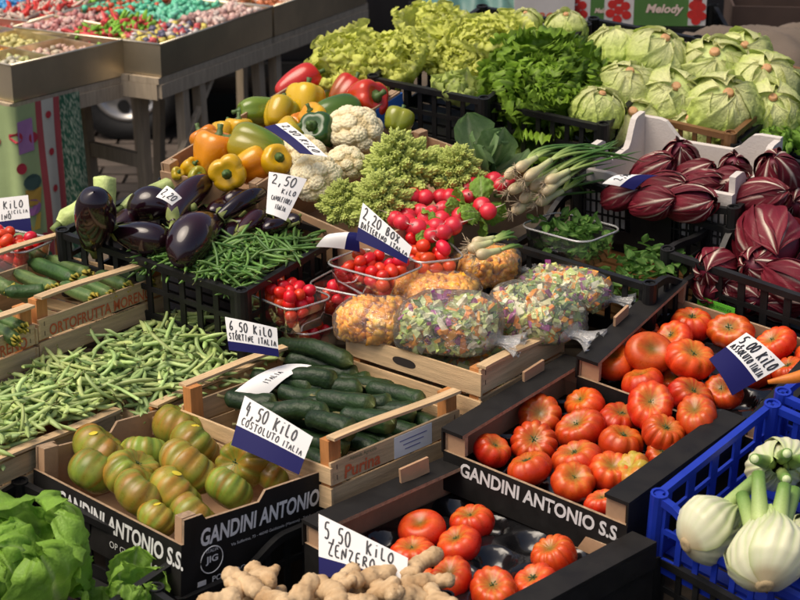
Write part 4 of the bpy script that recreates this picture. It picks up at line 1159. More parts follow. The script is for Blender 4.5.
M_ICE = mat('iceberg_leaf', attr=True, rough=.45, spec=.35, transl=.25, var=.14, vscale=9, objvar=.1, bump=1.0, bscale=14)
M_RADIC = mat('radicchio_leaf', attr=True, rough=.48, spec=.25, var=.18, vscale=20, objvar=.1, bump=.45, bscale=40)
ICEL = []
for i in range(6):
    G, U, V = wrap_leaf(i, .75, .08, 1.5 + .25 * (i % 3), 1.0 + .02 * i, .035, .07, nu=46, nv=53, wr=.05, zs=.80)
    C = lerp(lerp([.70, .70, .36], [.52, .62, .15], np.clip(U * 1.5, 0, 1)), [.42, .56, .09], np.clip(U ** 4 * .7 + .25 * sn(G, 4, i), 0, 1))
    s = (V * 2.4 + .3 * np.sin(U * 5 + i) + .25 * np.abs(V) * U)
    rays = np.exp(-((s - np.round(s)) / .09) ** 2) * np.clip(1.1 - U * .75, 0, 1)
    C = lerp(C, [.74, .74, .46], rays * .5 * np.clip(1 - U * 2.2, 0, 1))
    G = G * (1 + .012 * rays)[..., None]
    ICEL.append(MB().grid(G, col=C).mesh('iceberg_leaf', M_ICE))
ICEC = ell_mesh('iceberg_heart', .95, .74, mat('iceberg_heart', (.48, .56, .2), .5, var=.2, vscale=15, bump=.5, bscale=20))
ICES = None
def iceberg(p, axis, r, label, group, seed):
    rr = random.Random(seed)
    root = empty('iceberg_lettuce', axisM(p, axis, rr.random() * 6, r), label, 'lettuce', group)
    link('heart', ICEC, root)
    for i in range(11):
        M = Matrix.Rotation(i * 2.39996 + rr.uniform(-.4, .4), 4, 'Z') @ Matrix.Rotation(rr.uniform(-.35, .35), 4, 'X') @ Matrix.Rotation(rr.uniform(-.05, .4), 4, 'Y') @ Matrix.Scale(1 + .010 * i, 4)
        link('leaf', ICEL[rr.randrange(6)], root, M)
    G = np.array([[(q * math.cos(t), q * math.sin(t), z) for t in np.linspace(0, 2 * pi, 14, endpoint=False)] for q, z in ((.17, .76), (.14, .845), (.11, .865), (.002, .85))])
    global ICES
    if ICES is None:
        ICES = MB().grid(G, closed_v=True).mesh('cut_stem', mat('cut_stem', (.52, .28, .12), .6, var=.3, vscale=30))
    link('cut_stem', ICES, root)
    return root
RADL = []
for i in range(6):
    G, U, V = wrap_leaf(60 + i, .80, .06, 2.65 + .1 * (i % 3), 1.0 + .02 * i, .035, .07, nu=36, nv=41, zs=1.0, wr=.03)
    vn = veins(U, V, 3 + i % 2, .13)
    C = lerp([.10, .006, .013], [.18, .012, .024], np.clip(.5 + .6 * sn(G, 3, i), 0, 1))
    C = lerp(C, [.70, .60, .48], np.clip(vn * np.clip(1.15 - U * 1.7, 0, 1) + .35 * vn * (1 - U), 0, 1))
    G = G * (1 + .022 * vn)[..., None]
    RADL.append(MB().grid(G, col=C).mesh('radicchio_leaf', M_RADIC))
RADC = ell_mesh('radicchio_heart', .95, .95, mat('radicchio_heart', (.14, .012, .03), .5, var=.2))
def radicchio(p, axis, r, label, group, seed, long=1.4, spin=None):
    rr = random.Random(seed)
    root = empty('radicchio', axisM(p, axis, rr.random() * 6 if spin is None else spin, (r * .94, r * .94, r * long)), label, 'radicchio', group)
    link('heart', RADC, root)
    for i in range(7):
        M = Matrix.Rotation(i * 2.39996 + rr.uniform(-.3, .3), 4, 'Z') @ Matrix.Rotation(rr.uniform(-.25, .25), 4, 'X') @ Matrix.Rotation(rr.uniform(-.05, .3), 4, 'Y') @ Matrix.Scale(1 + .014 * i, 4)
        link('leaf', RADL[rr.randrange(6)], root, M)
    return root

# ---- fennel, ginger, spring onions
M_FEN = mat('fennel_bulb', attr=True, rough=.35, spec=.4, var=.05, vscale=30, sss=.1, stretch=(3, 3, .4))
M_STALK = mat('green_stalk', attr=True, rough=.45, var=.12, vscale=25)
def fennel(p, axis, r, label, group, seed, spin=0, stalks=5):
    rr = np.random.default_rng(seed)
    root = empty('fennel_bulb', axisM(p, axis, spin, r), label, 'fennel', group)
    nl = 6
    for k in range(nl):
        a0 = k * 2.39996 + rr.random() * .3
        nu, nv = 22, 61
        u = np.linspace(0, 1, nu); v = np.linspace(-1, 1, nv)
        U, V = np.meshgrid(u, v, indexing='ij')
        sc = 1.0 - .06 * k
        z = -.85 + 2.0 * U
        rad = np.interp(u, [0, .08, .22, .45, .65, .85, 1], [.22, .62, .92, 1.0, .78, .46, .30])[:, None] * sc
        w = np.interp(u, [0, .4, .75, 1], [1.7, 1.35, .95, .6])[:, None]
        rib = 1 - .022 * np.cos(24 * V) * np.clip(U * 2.2, 0, 1) + .06 * np.abs(V) ** 6
        flat = .78
        A = a0 + V * w
        G = np.stack([rad * rib * np.cos(A), rad * rib * np.sin(A) * flat, z], -1)
        C = lerp([.62, .62, .42], [.36, .50, .14], np.clip((U - .55) / .45, 0, 1) ** 1.3)
        C = lerp(C, [.46, .56, .24], np.clip(np.cos(24 * V), 0, 1) ** 3 * .7 * np.clip(U * 2.0, 0, 1))
        C = lerp(C, [.36, .44, .14], np.clip(np.abs(V) ** 10, 0, 1) * .7)
        C = lerp(C, [.40, .26, .12], np.clip(.9 - U * 12 + .4 * sn(G * 3, 2, seed + k), 0, .6))
        C = lerp(C, [.45, .33, .16], np.clip(sn(G, 5, seed + k + 30) - .75, 0, .5))
        link('scale_leaf', MB().grid(G, col=C).mesh('fennel_scale', M_FEN), root)
    th = np.linspace(0, 2 * pi, 18, endpoint=False)
    rp = np.array([[(q * math.cos(t), q * .78 * math.sin(t), z) for t in th] for q, z in ((.24, -.83), (.2, -.9), (.12, -.92), (.002, -.90))])
    link('root_plate', MB().grid(rp[:, ::-1], closed_v=True).mesh('root_plate', mat('fennel_root_plate', (.40, .30, .16), .7, var=.35, vscale=25)), root)
    for k in range(stalks):
        a = k * 2.39996; d = np.array([math.cos(a) * .30, math.sin(a) * .24, 0])
        Ls = rr.uniform(.5, 1.2); out = d / .3 * rr.uniform(.1, .45)
        P = [d + [0, 0, .6], d * 1.1 + out * .3 + [0, 0, 1.0], d * 1.15 + out + [0, 0, 1.0 + Ls]]
        t = np.linspace(0, 1, 7)
        P = np.array([(1 - q) ** 2 * np.array(P[0]) + 2 * q * (1 - q) * np.array(P[1]) + q * q * np.array(P[2]) for q in t])
        mb = MB().tube(P, np.linspace(.22, .15, 7), 10, colf=lambda s: lerp([.45, .55, .20], [.12, .24, .04], s))
        mb.tube([P[-1] - (P[-1] - P[-2]) * .02, P[-1] + (P[-1] - P[-2]) * .03], .12, 10, col=np.array([.55, .64, .34]))
        link('stalk', mb.mesh('fennel_stalk', M_STALK), root)
    return root
M_GIN = mat('ginger_skin', attr=True, rough=.65, spec=.25, var=.16, vscale=35, bump=.6, bscale=70)
def ginger_mesh(seed):
    rr = random.Random(seed)
    mball = bpy.data.metaballs.new('ginger'); mball.resolution = .005; mball.render_resolution = .005; mball.threshold = .35
    def arm(p, d, n, r):
        for i in range(n):
            e = mball.elements.new(); e.co = p; e.radius = r * (1.5 + .28 * math.sin(i * 2.6)) * rr.uniform(.85, 1.18)
            d = (Vector(d) + Vector((rr.uniform(-.35, .35), rr.uniform(-.35, .35), rr.uniform(-.15, .15)))).normalized()
            p = Vector(p) + d * r * 1.05
            if i in (1, 2, 4) and n > 3:
                side = Vector((-d.y, d.x, rr.uniform(-.2, .5))) * rr.choice((-1, 1))
                arm(p, side, 2 if rr.random() < .6 else 3, r * .8)
    arm(Vector((-.05, 0, 0)), Vector((1, 0, 0)), 6, .0165)
    ob = bpy.data.objects.new('ginger', mball); COL.objects.link(ob)
    dg = bpy.context.evaluated_depsgraph_get()
    me = bpy.data.meshes.new_from_object(ob.evaluated_get(dg))
    bpy.data.objects.remove(ob); bpy.data.metaballs.remove(mball)
    n = len(me.vertices); co = np.zeros(n * 3, np.float32); me.vertices.foreach_get('co', co); co = co.reshape(-1, 3)
    co -= co.mean(0)
    ring = np.sin(co[:, 0] * 900 + 8 * sn(co * 60, 1, seed))
    nrm = np.zeros(n * 3, np.float32); me.vertices.foreach_get('normal', nrm); nrm = nrm.reshape(-1, 3)
    co += nrm * (.0011 * sn(co * 160, 1, seed)[:, None] + .0012 * ring[:, None])
    me.vertices.foreach_set('co', co.astype(np.float32).ravel())
    C = lerp([.40, .25, .12], [.62, .45, .26], np.clip(.5 + .5 * sn(co * 70, 1, seed + 1) + .15 * ring, 0, 1))
    at = me.color_attributes.new('Col', 'FLOAT_COLOR', 'POINT')
    at.data.foreach_set('color', np.concatenate([C, np.ones((n, 1))], 1).astype(np.float32).ravel())
    me.materials.clear(); me.materials.append(M_GIN)
    me.polygons.foreach_set('use_smooth', [True] * len(me.polygons)); me.update()
    me.name = 'ginger_root'
    return me
def spring_onion(p, q, tip, r, label, group, seed, name='spring_onion', leafc=((.32, .40, .11), (.06, .15, .02))):
    """bulb at p, neck at q, green leaves ending round tip (world)"""
    rr = np.random.default_rng(seed)
    p, q, tip = np.array(p), np.array(q), np.array(tip)
    root = empty(name, T(*p), label, 'spring onion', group)
    t = np.linspace(0, 1, 10)
    P = (q - p) * t[:, None]
    prof = np.interp(t, [0, .12, .3, .55, 1], [.25, .85, 1, .6, .45]) * r
    mb = MB().tube(P, prof, 12, colf=lambda s: lerp([.54, .42, .25], [.52, .58, .26], s))
    link('bulb', mb.mesh('onion_bulb', mat('onion_bulb', attr=True, rough=.35, var=.12, vscale=60, sss=.1)), root)
    mb = MB()
    d0 = (p - q) / np.linalg.norm(p - q)
    for i in range(26):
        e = rr.normal(size=3) * .5 + d0; e /= np.linalg.norm(e)
        L = rr.uniform(.012, .03)
        mb.tube([d0 * 0, e * L * .5, e * L + rr.normal(size=3) * .004], [.0012, .0008, .0004], 4)
    link('roots', mb.mesh('onion_roots', mat('onion_roots', (.50, .40, .26), .9)), root)
    for i in range(4):
        off = rr.normal(size=3) * np.linalg.norm(tip - q) * np.array([.16, .12, .07])
        c1 = q + (q - p) * .9 + off * .4 + [0, 0, .006]
        s = np.linspace(0, 1, 10)[:, None]
        Q = (1 - s) ** 2 * q + 2 * s * (1 - s) * c1 + s * s * (tip + off)
        mb = MB().tube(Q - p, np.interp(s[:, 0], [0, .3, .8, 1], [.36, .40, .28, .05]) * r, 8, flat=.6, colf=lambda z: lerp(leafc[0], leafc[1], np.clip(z * 2.2, 0, 1)))
        link('leaf', mb.mesh('onion_leaf', M_STALK), root)
    return root

# ---- bags of cut vegetables
def bag(name, p, a, b, label, group, seed, kind, yaw=0, c=None):
    """clear pouch a (half length) x b (half height); diced pieces pressed against the film"""
    rr = np.random.default_rng(seed)
    c = c or a * .72
    root = empty(name, T(*p) @ Matrix.Rotation(yaw, 4, 'Z'), label, 'bag', group)
    def f(PH, TH):
        s = np.sin(PH); 
        x = np.sign(np.cos(TH)) * np.abs(np.cos(TH)) ** .6 * np.abs(s) ** .6
        y = np.sign(np.sin(TH)) * np.abs(np.sin(TH)) ** .6 * np.abs(s) ** .6
        z = -np.sign(np.cos(PH)) * np.abs(np.cos(PH)) ** .85
        P = np.stack([x, y, z], -1)
        k = 1 + .10 * sn(P, 2.2, seed) + .045 * sn(P, 6, seed + 1) - .035 * np.abs(sn(P, 9, seed + 2)) - .02 * np.abs(sn(P, 17, seed + 4))
        P = P * k[..., None]
        P[..., 2] = np.where(P[..., 2] < -.55, -.55 + (P[..., 2] + .55) * .3, P[..., 2]) + .25 * (P[..., 0] * .4)
        return P * [a, c, b]
    mb = sphere_grid(60, 90, f)
    link('film', mb.mesh('bag_film', M_BAG), root)
    # crinkled gathered end
    nu, nv = 10, 26
    u = np.linspace(0, 1, nu); th = np.linspace(0, 2 * pi, nv, endpoint=False)
    U, TH = np.meshgrid(u, th, indexing='ij')
    rad = b * np.interp(u, [0, .25, .5, 1], [.55, .22, .25, .5])[:, None] * (1 + .35 * np.sin(7 * TH + 3 * U) * U)
    G = np.stack([a * .86 + a * .55 * U, rad * np.cos(TH) * 1.3, rad * np.sin(TH) * .5 - b * .25 - .1 * b * U], -1)
    link('gathered_end', MB().grid(G[:, ::-1], closed_v=True).mesh('bag_end', M_BAGEND), root)
    pal = {'pumpkin': [(.95, .44, .02), (.95, .52, .05), (.90, .36, .015)],
           'mixed': [(.82, .26, .015), (.82, .32, .02), (.46, .60, .14), (.62, .68, .28), (.74, .72, .42), (.34, .06, .24), (.16, .28, .08), (.32, .48, .08), (.78, .75, .55), (.62, .66, .2), (.52, .62, .25), (.78, .36, .04)]}[kind]
    mb = MB()
    n = 760 if kind == 'mixed' else 560
    sz = .0078 if kind == 'mixed' else .0085
    for i in range(n):
        d = rr.normal(size=3); d /= np.linalg.norm(d)
        q = rr.uniform(.80, .89) if i < n * .8 else rr.uniform(.3, .8)
        ph = math.acos(np.clip(-d[2], -1, 1)); tt = math.atan2(d[1], d[0])
        p0 = f(np.array([[ph]]), np.array([[tt]]))[0, 0] * q
        h = sz * rr.uniform(.4, 1.3, 3) * (np.array([2.0, .8, .55]) if kind == 'mixed' and rr.random() < .55 else np.array([1.2, 1.0, .8]))
        Rm = np.linalg.qr(rr.normal(size=(3, 3)))[0]
        V = (np.array([(x, y, z) for z in (-1, 1) for y in (-1, 1) for x in (-1, 1)]) + rr.uniform(-.35, .35, (8, 3))) * h
        V = V @ Rm.T + p0 * (1 - .9 * sz / np.linalg.norm(p0 + 1e-6))
        mb.add(V, [(0, 2, 3, 1), (4, 5, 7, 6), (0, 1, 5, 4), (1, 3, 7, 5), (3, 2, 6, 7), (2, 0, 4, 6)], 0, np.array(pal[rr.integers(len(pal))]) * rr.uniform(.85, 1.1))
    o = link('vegetable_dice', mb.mesh('vegetable_dice', mat('cut_vegetables', attr=True, rough=.45, var=.1, vscale=60), kind != 'mixed'), root)
    o['kind'] = 'stuff'
    return root

# ------------------------------------------------------------------ ground and the stall's sloping bed
def bed_z(y): return .16 + .27 * (y - 2.5)
gm = mat('street_paving', (.050, .042, .036), .8, var=.35, vscale=3, bump=.4, bscale=30)
g = link('ground', MB().add([(-60, -20, 0), (60, -20, 0), (60, 120, 0), (-60, 120, 0)], [(0, 1, 2, 3)]).mesh('ground', gm, False))
g['kind'] = 'structure'
# worn stone setts of the street where the ground can be seen under the sweet stall
rows = []
gb = empty('stone_paving', T(-1.5, 6.9, 0), 'worn brown stone setts of the street under the sweet stall', 'paving')
sett = MB().box((-.11, -.055, 0), (.11, .055, .012)).mesh('sett', mat('stone_sett', (.075, .058, .046), .75, var=.3, vscale=12, bump=.5, bscale=60, objvar=.3), False)
for j in range(14):
    for i in range(9):
        link('sett', sett, gb, T((i - 4) * .235 + (.117 if j % 2 else 0), (j - 5) * .122, .002 + R_.uniform(0, .004)))

M_PLANK = mat('old_table_plank', (.10, .075, .05), .85, var=.25, vscale=5, stretch=(1, 10, 10))
st = empty('display_stand', T(0, 3.8, 0), 'sloping wooden plank stand under all the vegetable crates', 'stand')
for i in range(14):
    y0 = 2.45 + i * .205
    y1 = y0 + .19
    V = []; xl = -1.5 if y0 < 3.8 else (-.8 if y0 < 4.2 else (-.35 if y0 < 4.6 else -.05))
    for dz in (-.022, 0):
        V += [(xl, y0 - 3.8, bed_z(y0) + dz), (1.75, y0 - 3.8, bed_z(y0) + dz), (1.75, y1 - 3.8, bed_z(y1) + dz), (xl, y1 - 3.8, bed_z(y1) + dz)]
    link('plank', MB().add(V, [(0, 3, 2, 1), (4, 5, 6, 7), (0, 1, 5, 4), (1, 2, 6, 5), (2, 3, 7, 6), (3, 0, 4, 7)]).mesh('plank', M_PLANK, False), st)
for x in (-.55, .4, 1.6):
    link('bearer', MB().beam((x, 2.5 - 3.8, bed_z(2.5) - .055), (x, (4.0 if x < 0 else 5.2) - 3.8, bed_z(4.0 if x < 0 else 5.2) - .055), .05, .06).mesh('bearer', M_PLANK, False), st)
    for y in (2.6, 3.9 if x < 0 else 5.1):
        link('leg', MB().box((x - .03, y - 3.83, 0), (x + .03, y - 3.77, bed_z(y) - .07)).mesh('leg', M_PLANK, False), st)

# ------------------------------------------------------------------ crates
def smooth(a, b, t): 
    q = min(1, max(0, (t - a) / (b - a))); return q * q * (3 - 2 * q)
sdip = lambda depth, a=.12, b=.45, c=.8, e=.98: (lambda t: -depth * smooth(a, b, t) * (1 - smooth(c, e, t)))
def shifted(src, key, dx=0, dy=0, dz=0, w=None, d=None):
    v = list(CR[src]); p = frame(src) @ Vector((dx, dy, dz))
    v[0], v[1], v[2] = p
    if w: v[6] = w
    if d: v[7] = d
    CR[key] = tuple(v)
w2, d2 = CR['W2'][6:8]
shifted('W2', 'W1', 0, -d2 - .012, -.005)
shifted('W2', 'W3', w2 / 2 + .160, .03, -.185, .30, d2 + .03)
shifted('W2', 'W4', w2 / 2 + .125, -d2 - .012, -.190, .23, d2)
shifted('BL', 'BL2', 0, CR['BL'][7] + .03, .01)

gt = carton('black_carton', 'GT', .155, 'black printed carton of green ribbed tomatoes beside the pale beans', flaps=(), low=.048)
x, y = CR['GT'][6] / 2, CR['GT'][7] / 2
face_text(gt, 'GANDINI ANTONIO S.S.', (-x + .085, -y - .0012, -.098), (1, 0, 0), (0, 0, 1), .385, .036, M_PRINTW, .1, .03)
face_text(gt, 'OP GUIDIZZOLO', (-x + .25, -y - .0012, -.128), (1, 0, 0), (0, 0, 1), .15, .014, M_PRINTW)
face_text(gt, 'GANDINI ANTONIO S.S.', (x + .0012, -y + .045, -.066), (0, 1, 0), (0, 0, 1), .355, .036, M_PRINTW, .1, .03)
face_text(gt, 'Via Solferino, 73 - 46040 Guidizzolo (Mantova) - Telefono 0376 840099', (x + .0012, -y + .12, -.088), (0, 1, 0), (0, 0, 1), .27, .008, M_PRINTW)
face_text(gt, 'ITALIA', (x + .0012, -y + .06, -.083), (0, 1, 0), (0, 0, 1), .028, .007, M_PRINTW)
face_text(gt, 'JIG', (x + .0012, -y + .058, -.108), (0, 1, 0), (0, 0, 1), .030, .018, M_PRINTW, 0, .03)
ring = MB().tube([(x + .001, -y + .073 + .027 * math.cos(a), -.099 + .027 * math.sin(a)) for a in np.linspace(0, 2 * pi, 25)], .0012, 4, cap=False)
link('round_mark', ring.mesh('round_mark', M_PRINTW), gt)
link('print_block', MB().box((x + .0005, -y + .04, -.146), (x + .0012, -y + .06, -.136)).mesh('print_block', M_PRINTW, False), gt)
face_text(gt, 'POMODORI', (x + .0012, -y + .075, -.146), (0, 1, 0), (0, 0, 1), .10, .012, M_PRINTW, 0, .02)

t1 = carton('black_carton', 'T1', .135, 'black printed carton of orange red ribbed tomatoes beside the blue crate', low=.042, flap=.052, notch=False, tray=True)
x, y = CR['T1'][6] / 2, CR['T1'][7] / 2
face_text(t1, 'GANDINI ANTONIO S.S.', (-x + .045, -y - .0012, -.085), (1, 0, 0), (0, 0, 1), .385, .033, M_PRINTW, .1, .03)
t2 = carton('black_carton', 'T2', .125, 'black carton of red ribbed tomatoes below the black radicchio crate', low=.042, flap=.05, notch=False, tray=True)
t3 = carton('black_carton', 'T3', .125, 'half empty black carton of red tomatoes with bare tray sockets', low=.040, flap=.055, notch=False, tray=True)
x, y = CR['T3'][6] / 2, CR['T3'][7] / 2
link('standing_tab', MB().beam((-x + .02, .03, .024), (-x + .028, .10, .030), .006, .034, mi=0).mesh('standing_tab', [M_CARD], False), t3)
x, y = CR['T2'][6] / 2, CR['T2'][7] / 2
link('standing_tab', MB().beam((-x + .006, -.06, .020), (-x + .006, .0, .022), .006, .026).mesh('standing_tab', [M_CARD], False), t2)
link('standing_tab', MB().beam((-CR['T1'][6] / 2 + .006, .05, .020), (-CR['T1'][6] / 2 + .006, .12, .022), .006, .026).mesh('standing_tab', [M_CARD], False), t1)

P = carton('brown_carton', 'P', .14, 'brown carton with blue print holding the mixed peppers', low=.02, flaps=(), notch=False, plain=True)
x, y = CR['P'][6] / 2, CR['P'][7] / 2
MB_BLUE = mat('blue_print', (.02, .12, .42), .6)
link('blue_print', MB().box((x - .02, y - .13, -.07), (x + .002, y + .002, -.006)).mesh('blue_print', MB_BLUE, False), P)
link('blue_print', MB().box((-x + .01, y - .0085, -.05), (-x + .05, y - .0065, -.022)).mesh('blue_print', MB_BLUE, False), P)
carton('brown_carton', 'CAU', .12, 'brown carton under the cauliflowers, romanesco and radishes', low=.02, flaps=(), notch=False, plain=True)

plastic_crate('plastic_crate', 'E', .17, 'black plastic crate of eggplants and thin green beans', bars=(11, 8))
plastic_crate('plastic_crate', 'C1', .17, 'black plastic crate of yellow green curly endive', bars=(8, 11))
plastic_crate('plastic_crate', 'C2', .17, 'black plastic crate holding the dark frilly lettuce and iceberg heads', bars=(8, 11))
plastic_crate('plastic_crate', 'C4', .16, 'brown rimmed plastic crate of iceberg lettuces', m=M_BROWNPL, bars=(8, 11))
plastic_crate('plastic_crate', 'C5', .16, 'black plastic crate of green lettuce behind the white radicchio tray', bars=(8, 9))
plastic_crate('plastic_crate', 'RK', .15, 'black plastic crate with wavy rim round the white radicchio tray', profs={'front': sdip(.035, .1, .4, .62, .95), 'right': sdip(.03)}, bars=(26, 16), mesh_rows=2, solids={'front': (.36, .62, -.15, -.045)}, mid=False)
plastic_crate('plastic_crate', 'SK', .15, 'black plastic crate with dipped rim round the spinach tub', profs={'left': sdip(.05, .18, .5, .9, 1.0), 'right': sdip(.05)}, bars=(10, 8), base_mat=M_BROWNPL)
plastic_crate('plastic_crate', 'RR', .17, 'black plastic crate of red radicchio with a green label', profs={'left': sdip(.02, .05, .3, .7, .95)}, bars=(8, 8))
plastic_crate('plastic_crate', 'GI', .16, 'black plastic crate of ginger root with arched rim', profs={'left': sdip(.045, .2, .5, .85, .97)}, bars=(9, 8))
plastic_crate('plastic_crate', 'LE', .15, 'black plastic crate of broad leaved green lettuce', bars=(8, 9))
plastic_crate('plastic_crate', 'K', .16, 'empty black plastic crate beside the blue crate', bars=(8, 8))
bl = plastic_crate('plastic_crate', 'BL', .17, 'blue plastic crate of fennel with a dipped rim', m=M_BLUE, profs={'front': sdip(.062, .04, .30, .75, .97)}, bars=(12, 5))
plastic_crate('plastic_crate', 'BL2', .17, 'blue plastic crate touching the back of the fennel crate', m=M_BLUE, bars=(12, 5))
rr_w, rr_d = CR['RR'][6:8]

wc = wood_crate('wooden_crate', 'W2', 'pale wooden crate of zucchini printed with orange lettering, beside the eggplants', hb=.095, rise=.05)
x, y = CR['W2'][6] / 2, CR['W2'][7] / 2
face_text(wc, 'ORTOFRUTTA MORENO', (x - .006 + .0042, -y + .03, -.094), (0, 1, 0), (0, 0, 1), .33, .026, M_PRINTR, 0, .015)
face_text(wc, 'Via Mazzini - Campagnola', (x - .006 + .0042, -y + .17, -.1045), (0, 1, 0), (0, 0, 1), .13, .006, M_INK)
w1 = wood_crate('wooden_crate', 'W1', 'pale wooden zucchini crate half hidden at the cherry tomato end', hb=.095, rise=.05)
face_text(w1, 'ORTOFRUTTA MORENO', (x - .006 + .0042, -y + .05, -.096), (0, 1, 0), (0, 0, 1), .33, .026, M_PRINTR, 0, .015)
wood_crate('wooden_crate', 'W3', 'pale wooden crate full of flat green beans beside the cucumbers', hb=.09, rise=.012, side=.08)
wood_crate('wooden_crate', 'W4', 'pale wooden crate full of flat green beans beside the broad leaved lettuce', hb=.09, rise=.012, side=.08)
cu = wood_crate('wooden_crate', 'CU', 'pale wooden crate of dark cucumbers with a taped paper label', hb=.10, rise=.05)
x, y = CR['CU'][6] / 2, CR['CU'][7] / 2
face_text(cu, 'Azienda Agricola', (x - .006 + .0042, -y + .05, -.062), (0, 1, 0), (0, 0, 1), .075, .010, mat('green_print', (.12, .16, .08), .7))
face_text(cu, 'Purina', (x - .006 + .0042, -y + .035, -.094), (0, 1, 0), (0, 0, 1), .10, .028, M_PRINTR, .1, .02)
lab = MB().box((x - .006 + .0035, -y + .175, -.098), (x - .006 + .0048, -y + .285, -.052)).mesh('paper_label', M_WHITE, False)
lb = link('paper_label', lab, cu)
for i, (q0, q1) in enumerate(((.19, .27), (.20, .26), (.205, .25))):
    link('print_line', MB().box((x - .006 + .0049, -y + q0, -.0655 - i * .010), (x - .006 + .0054, -y + q1, -.064 - i * .010)).mesh('print_line', mat('blue_ink', (.05, .06, .25), .6), False), lb)
w5 = wood_crate('wooden_crate', 'W5', 'pale wooden crate with hand hole under the bags of cut vegetables', hb=.12, rise=.004, side=.10, orange=True)
x, y = CR['W5'][6] / 2, CR['W5'][7] / 2
link('hand_hole', MB().add([((.032 if abs(math.cos(a)) > .0 else 0) * math.copysign(abs(math.cos(a)) ** .6, math.cos(a)) - .02, -y - .0048, -.040 + .010 * math.sin(a)) for a in np.linspace(0, 2 * pi, 20, endpoint=False)], [tuple(range(20))]).mesh('hand_hole', mat('dark_hole', (.02, .014, .01), .9)), w5)

# green label on the radicchio crate
x, y = rr_w / 2, rr_d / 2
F_ = frame('RR')
gl = empty('paper_label', F_ @ T(-x + .15, -y - .012, -.095), 'bright green paper label stuck on the radicchio crate', 'label')
link('paper', MB().box((-.05, -.0006, -.012), (.05, .0006, .012)).mesh('green_paper', mat('green_paper', (.14, .55, .04), .6), False), gl)
face_text(gl, 'RADICCHIO ROSSO IGP', (-.044, -.0014, -.004), (1, 0, 0), (0, 0, 1), .085, .008, M_INK)

# white polystyrene tray inside the wavy crate
v = list(CR['RK']); p = frame('RK') @ Vector((.0, .012, .012)); v[0], v[1], v[2] = p; v[6] -= .035; v[7] -= .02; CR['RW'] = tuple(v)
rw = empty('polystyrene_tray', frame('RW'), 'white polystyrene tray of radicchio with raised corners', 'tray')
x, y = CR['RW'][6] / 2, CR['RW'][7] / 2
def poly_wall(p0, p1, inn, hi, low, h=.13, th=.016, n=22):
    p0, p1, inn = np.array(p0), np.array(p1), np.array(inn)
    ts = np.linspace(0, 1, n); mb = MB()
    zt = [low + (hi - low) * max(1 - smooth(.16, .34, t), smooth(.68, .84, t)) for t in ts]
    rows = []
    for t, z in zip(ts, zt):
        a = p0 + (p1 - p0) * t; b = a + inn * th
        rows.append([(*a, -h), (*b, -h), (*b, z), (*a, z)])
    mb.grid(np.array(rows), closed_v=True)
    mb.f += [(3, 2, 1, 0), (mb.n - 4, mb.n - 3, mb.n - 2, mb.n - 1)]; mb.mi += [0, 0]
    return mb.mesh('tray_wall', M_POLY, False)
link('wall', poly_wall((-x, -y), (x, -y), (0, 1), .01, -.02), rw)
link('wall', poly_wall((x, -y + .017), (x, y - .017), (-1, 0), .05, .0), rw)
link('wall', poly_wall((x, y), (-x, y), (0, -1), .055, .004), rw)
link('wall', poly_wall((-x, y - .017), (-x, -y + .017), (1, 0), .07, .0), rw)
link('bottom', MB().box((-x + .017, -y + .017, -.13), (x - .017, y - .017, -.115)).mesh('tray_bottom', M_POLY, False), rw)

# ------------------------------------------------------------------ tomatoes
ORD = ['first', 'second', 'third', 'fourth', 'fifth', 'sixth', 'seventh', 'eighth']
ROWS = ['front row', 'second row', 'third row', 'fourth row', 'fifth row', 'sixth row']
def places(pts, per, wall_a):
    """which row (counted from the carton's front wall) and which one in the row (from a named neighbour)"""
    idx = sorted(range(len(pts)), key=lambda i: pts[i][1])
    out = {}
    for r in range(0, len(idx), per):
        row = sorted(idx[r:r + per], key=lambda i: pts[i][0])
        for k, i in enumerate(row):
            out[i] = ROWS[r // per] + ', ' + ORD[k] + ' from ' + wall_a
    return out
PLC = places(PL['T1'], 5, 'the cucumber crate')
for i, (px_, py_, pz_, r) in enumerate(PL['T1']):
    body = TOMY if i == 14 else TOM[i % 7]
    lab = 'half ripe yellow tomato at the edge of the red ones' if i == 14 else 'orange red ribbed tomato by the blue crate, ' + PLC[i]
    put_tomato('T1', (px_, py_, pz_), r * 1.07, i, lab, None if i == 14 else 'ribbed tomatoes in the carton by the blue crate', body)
PLC = places(PL['T2'], 4, 'the bags')
for i, (px_, py_, pz_, r) in enumerate(PL['T2']):
    body = TOMP if i in (0, 2) else TOM[(i + 3) % 7]
    put_tomato('T2', (px_, py_, pz_), r * 1.07, i + 20, ('smooth red tomato pressed against the carton flap' if i == 0 else 'smooth round red tomato heaped next to the flap one') if i in (0, 2) else 'red ribbed tomato below the radicchio crate, ' + PLC[i], 'smooth tomatoes below the radicchio crate' if i in (0, 2) else 'ribbed tomatoes below the radicchio crate', body)
PLC = places(PL['T3'], 3, 'the ginger')
for i, (px_, py_, pz_, r) in enumerate(PL['T3']):
    body = TOMP if i == 0 else TOM[(i + 5) % 7]
    put_tomato('T3', (px_, py_, pz_), r * 1.07, i + 40, 'smooth red tomato lying stem down in the half empty carton' if i == 0 else 'red ribbed tomato in the half empty carton, ' + PLC[i], None if i == 0 else 'ribbed tomatoes in the half empty carton', body, axis=(R_.uniform(-.2, .2), R_.uniform(-.45, -.1), 1))
M_STICK = mat('yellow_sticker', (.62, .50, .03), .5)
PLC = places(PL['GT'], 4, 'the beans')
xg, yg = CR['GT'][6] / 2, CR['GT'][7] / 2
PL['GT'] = [(min(max(a, -xg + .95 * r), xg - .8 * r), min(max(b, -yg + .93 * r + .008), yg - .6 * r), c, r) for a, b, c, r in PL['GT']]
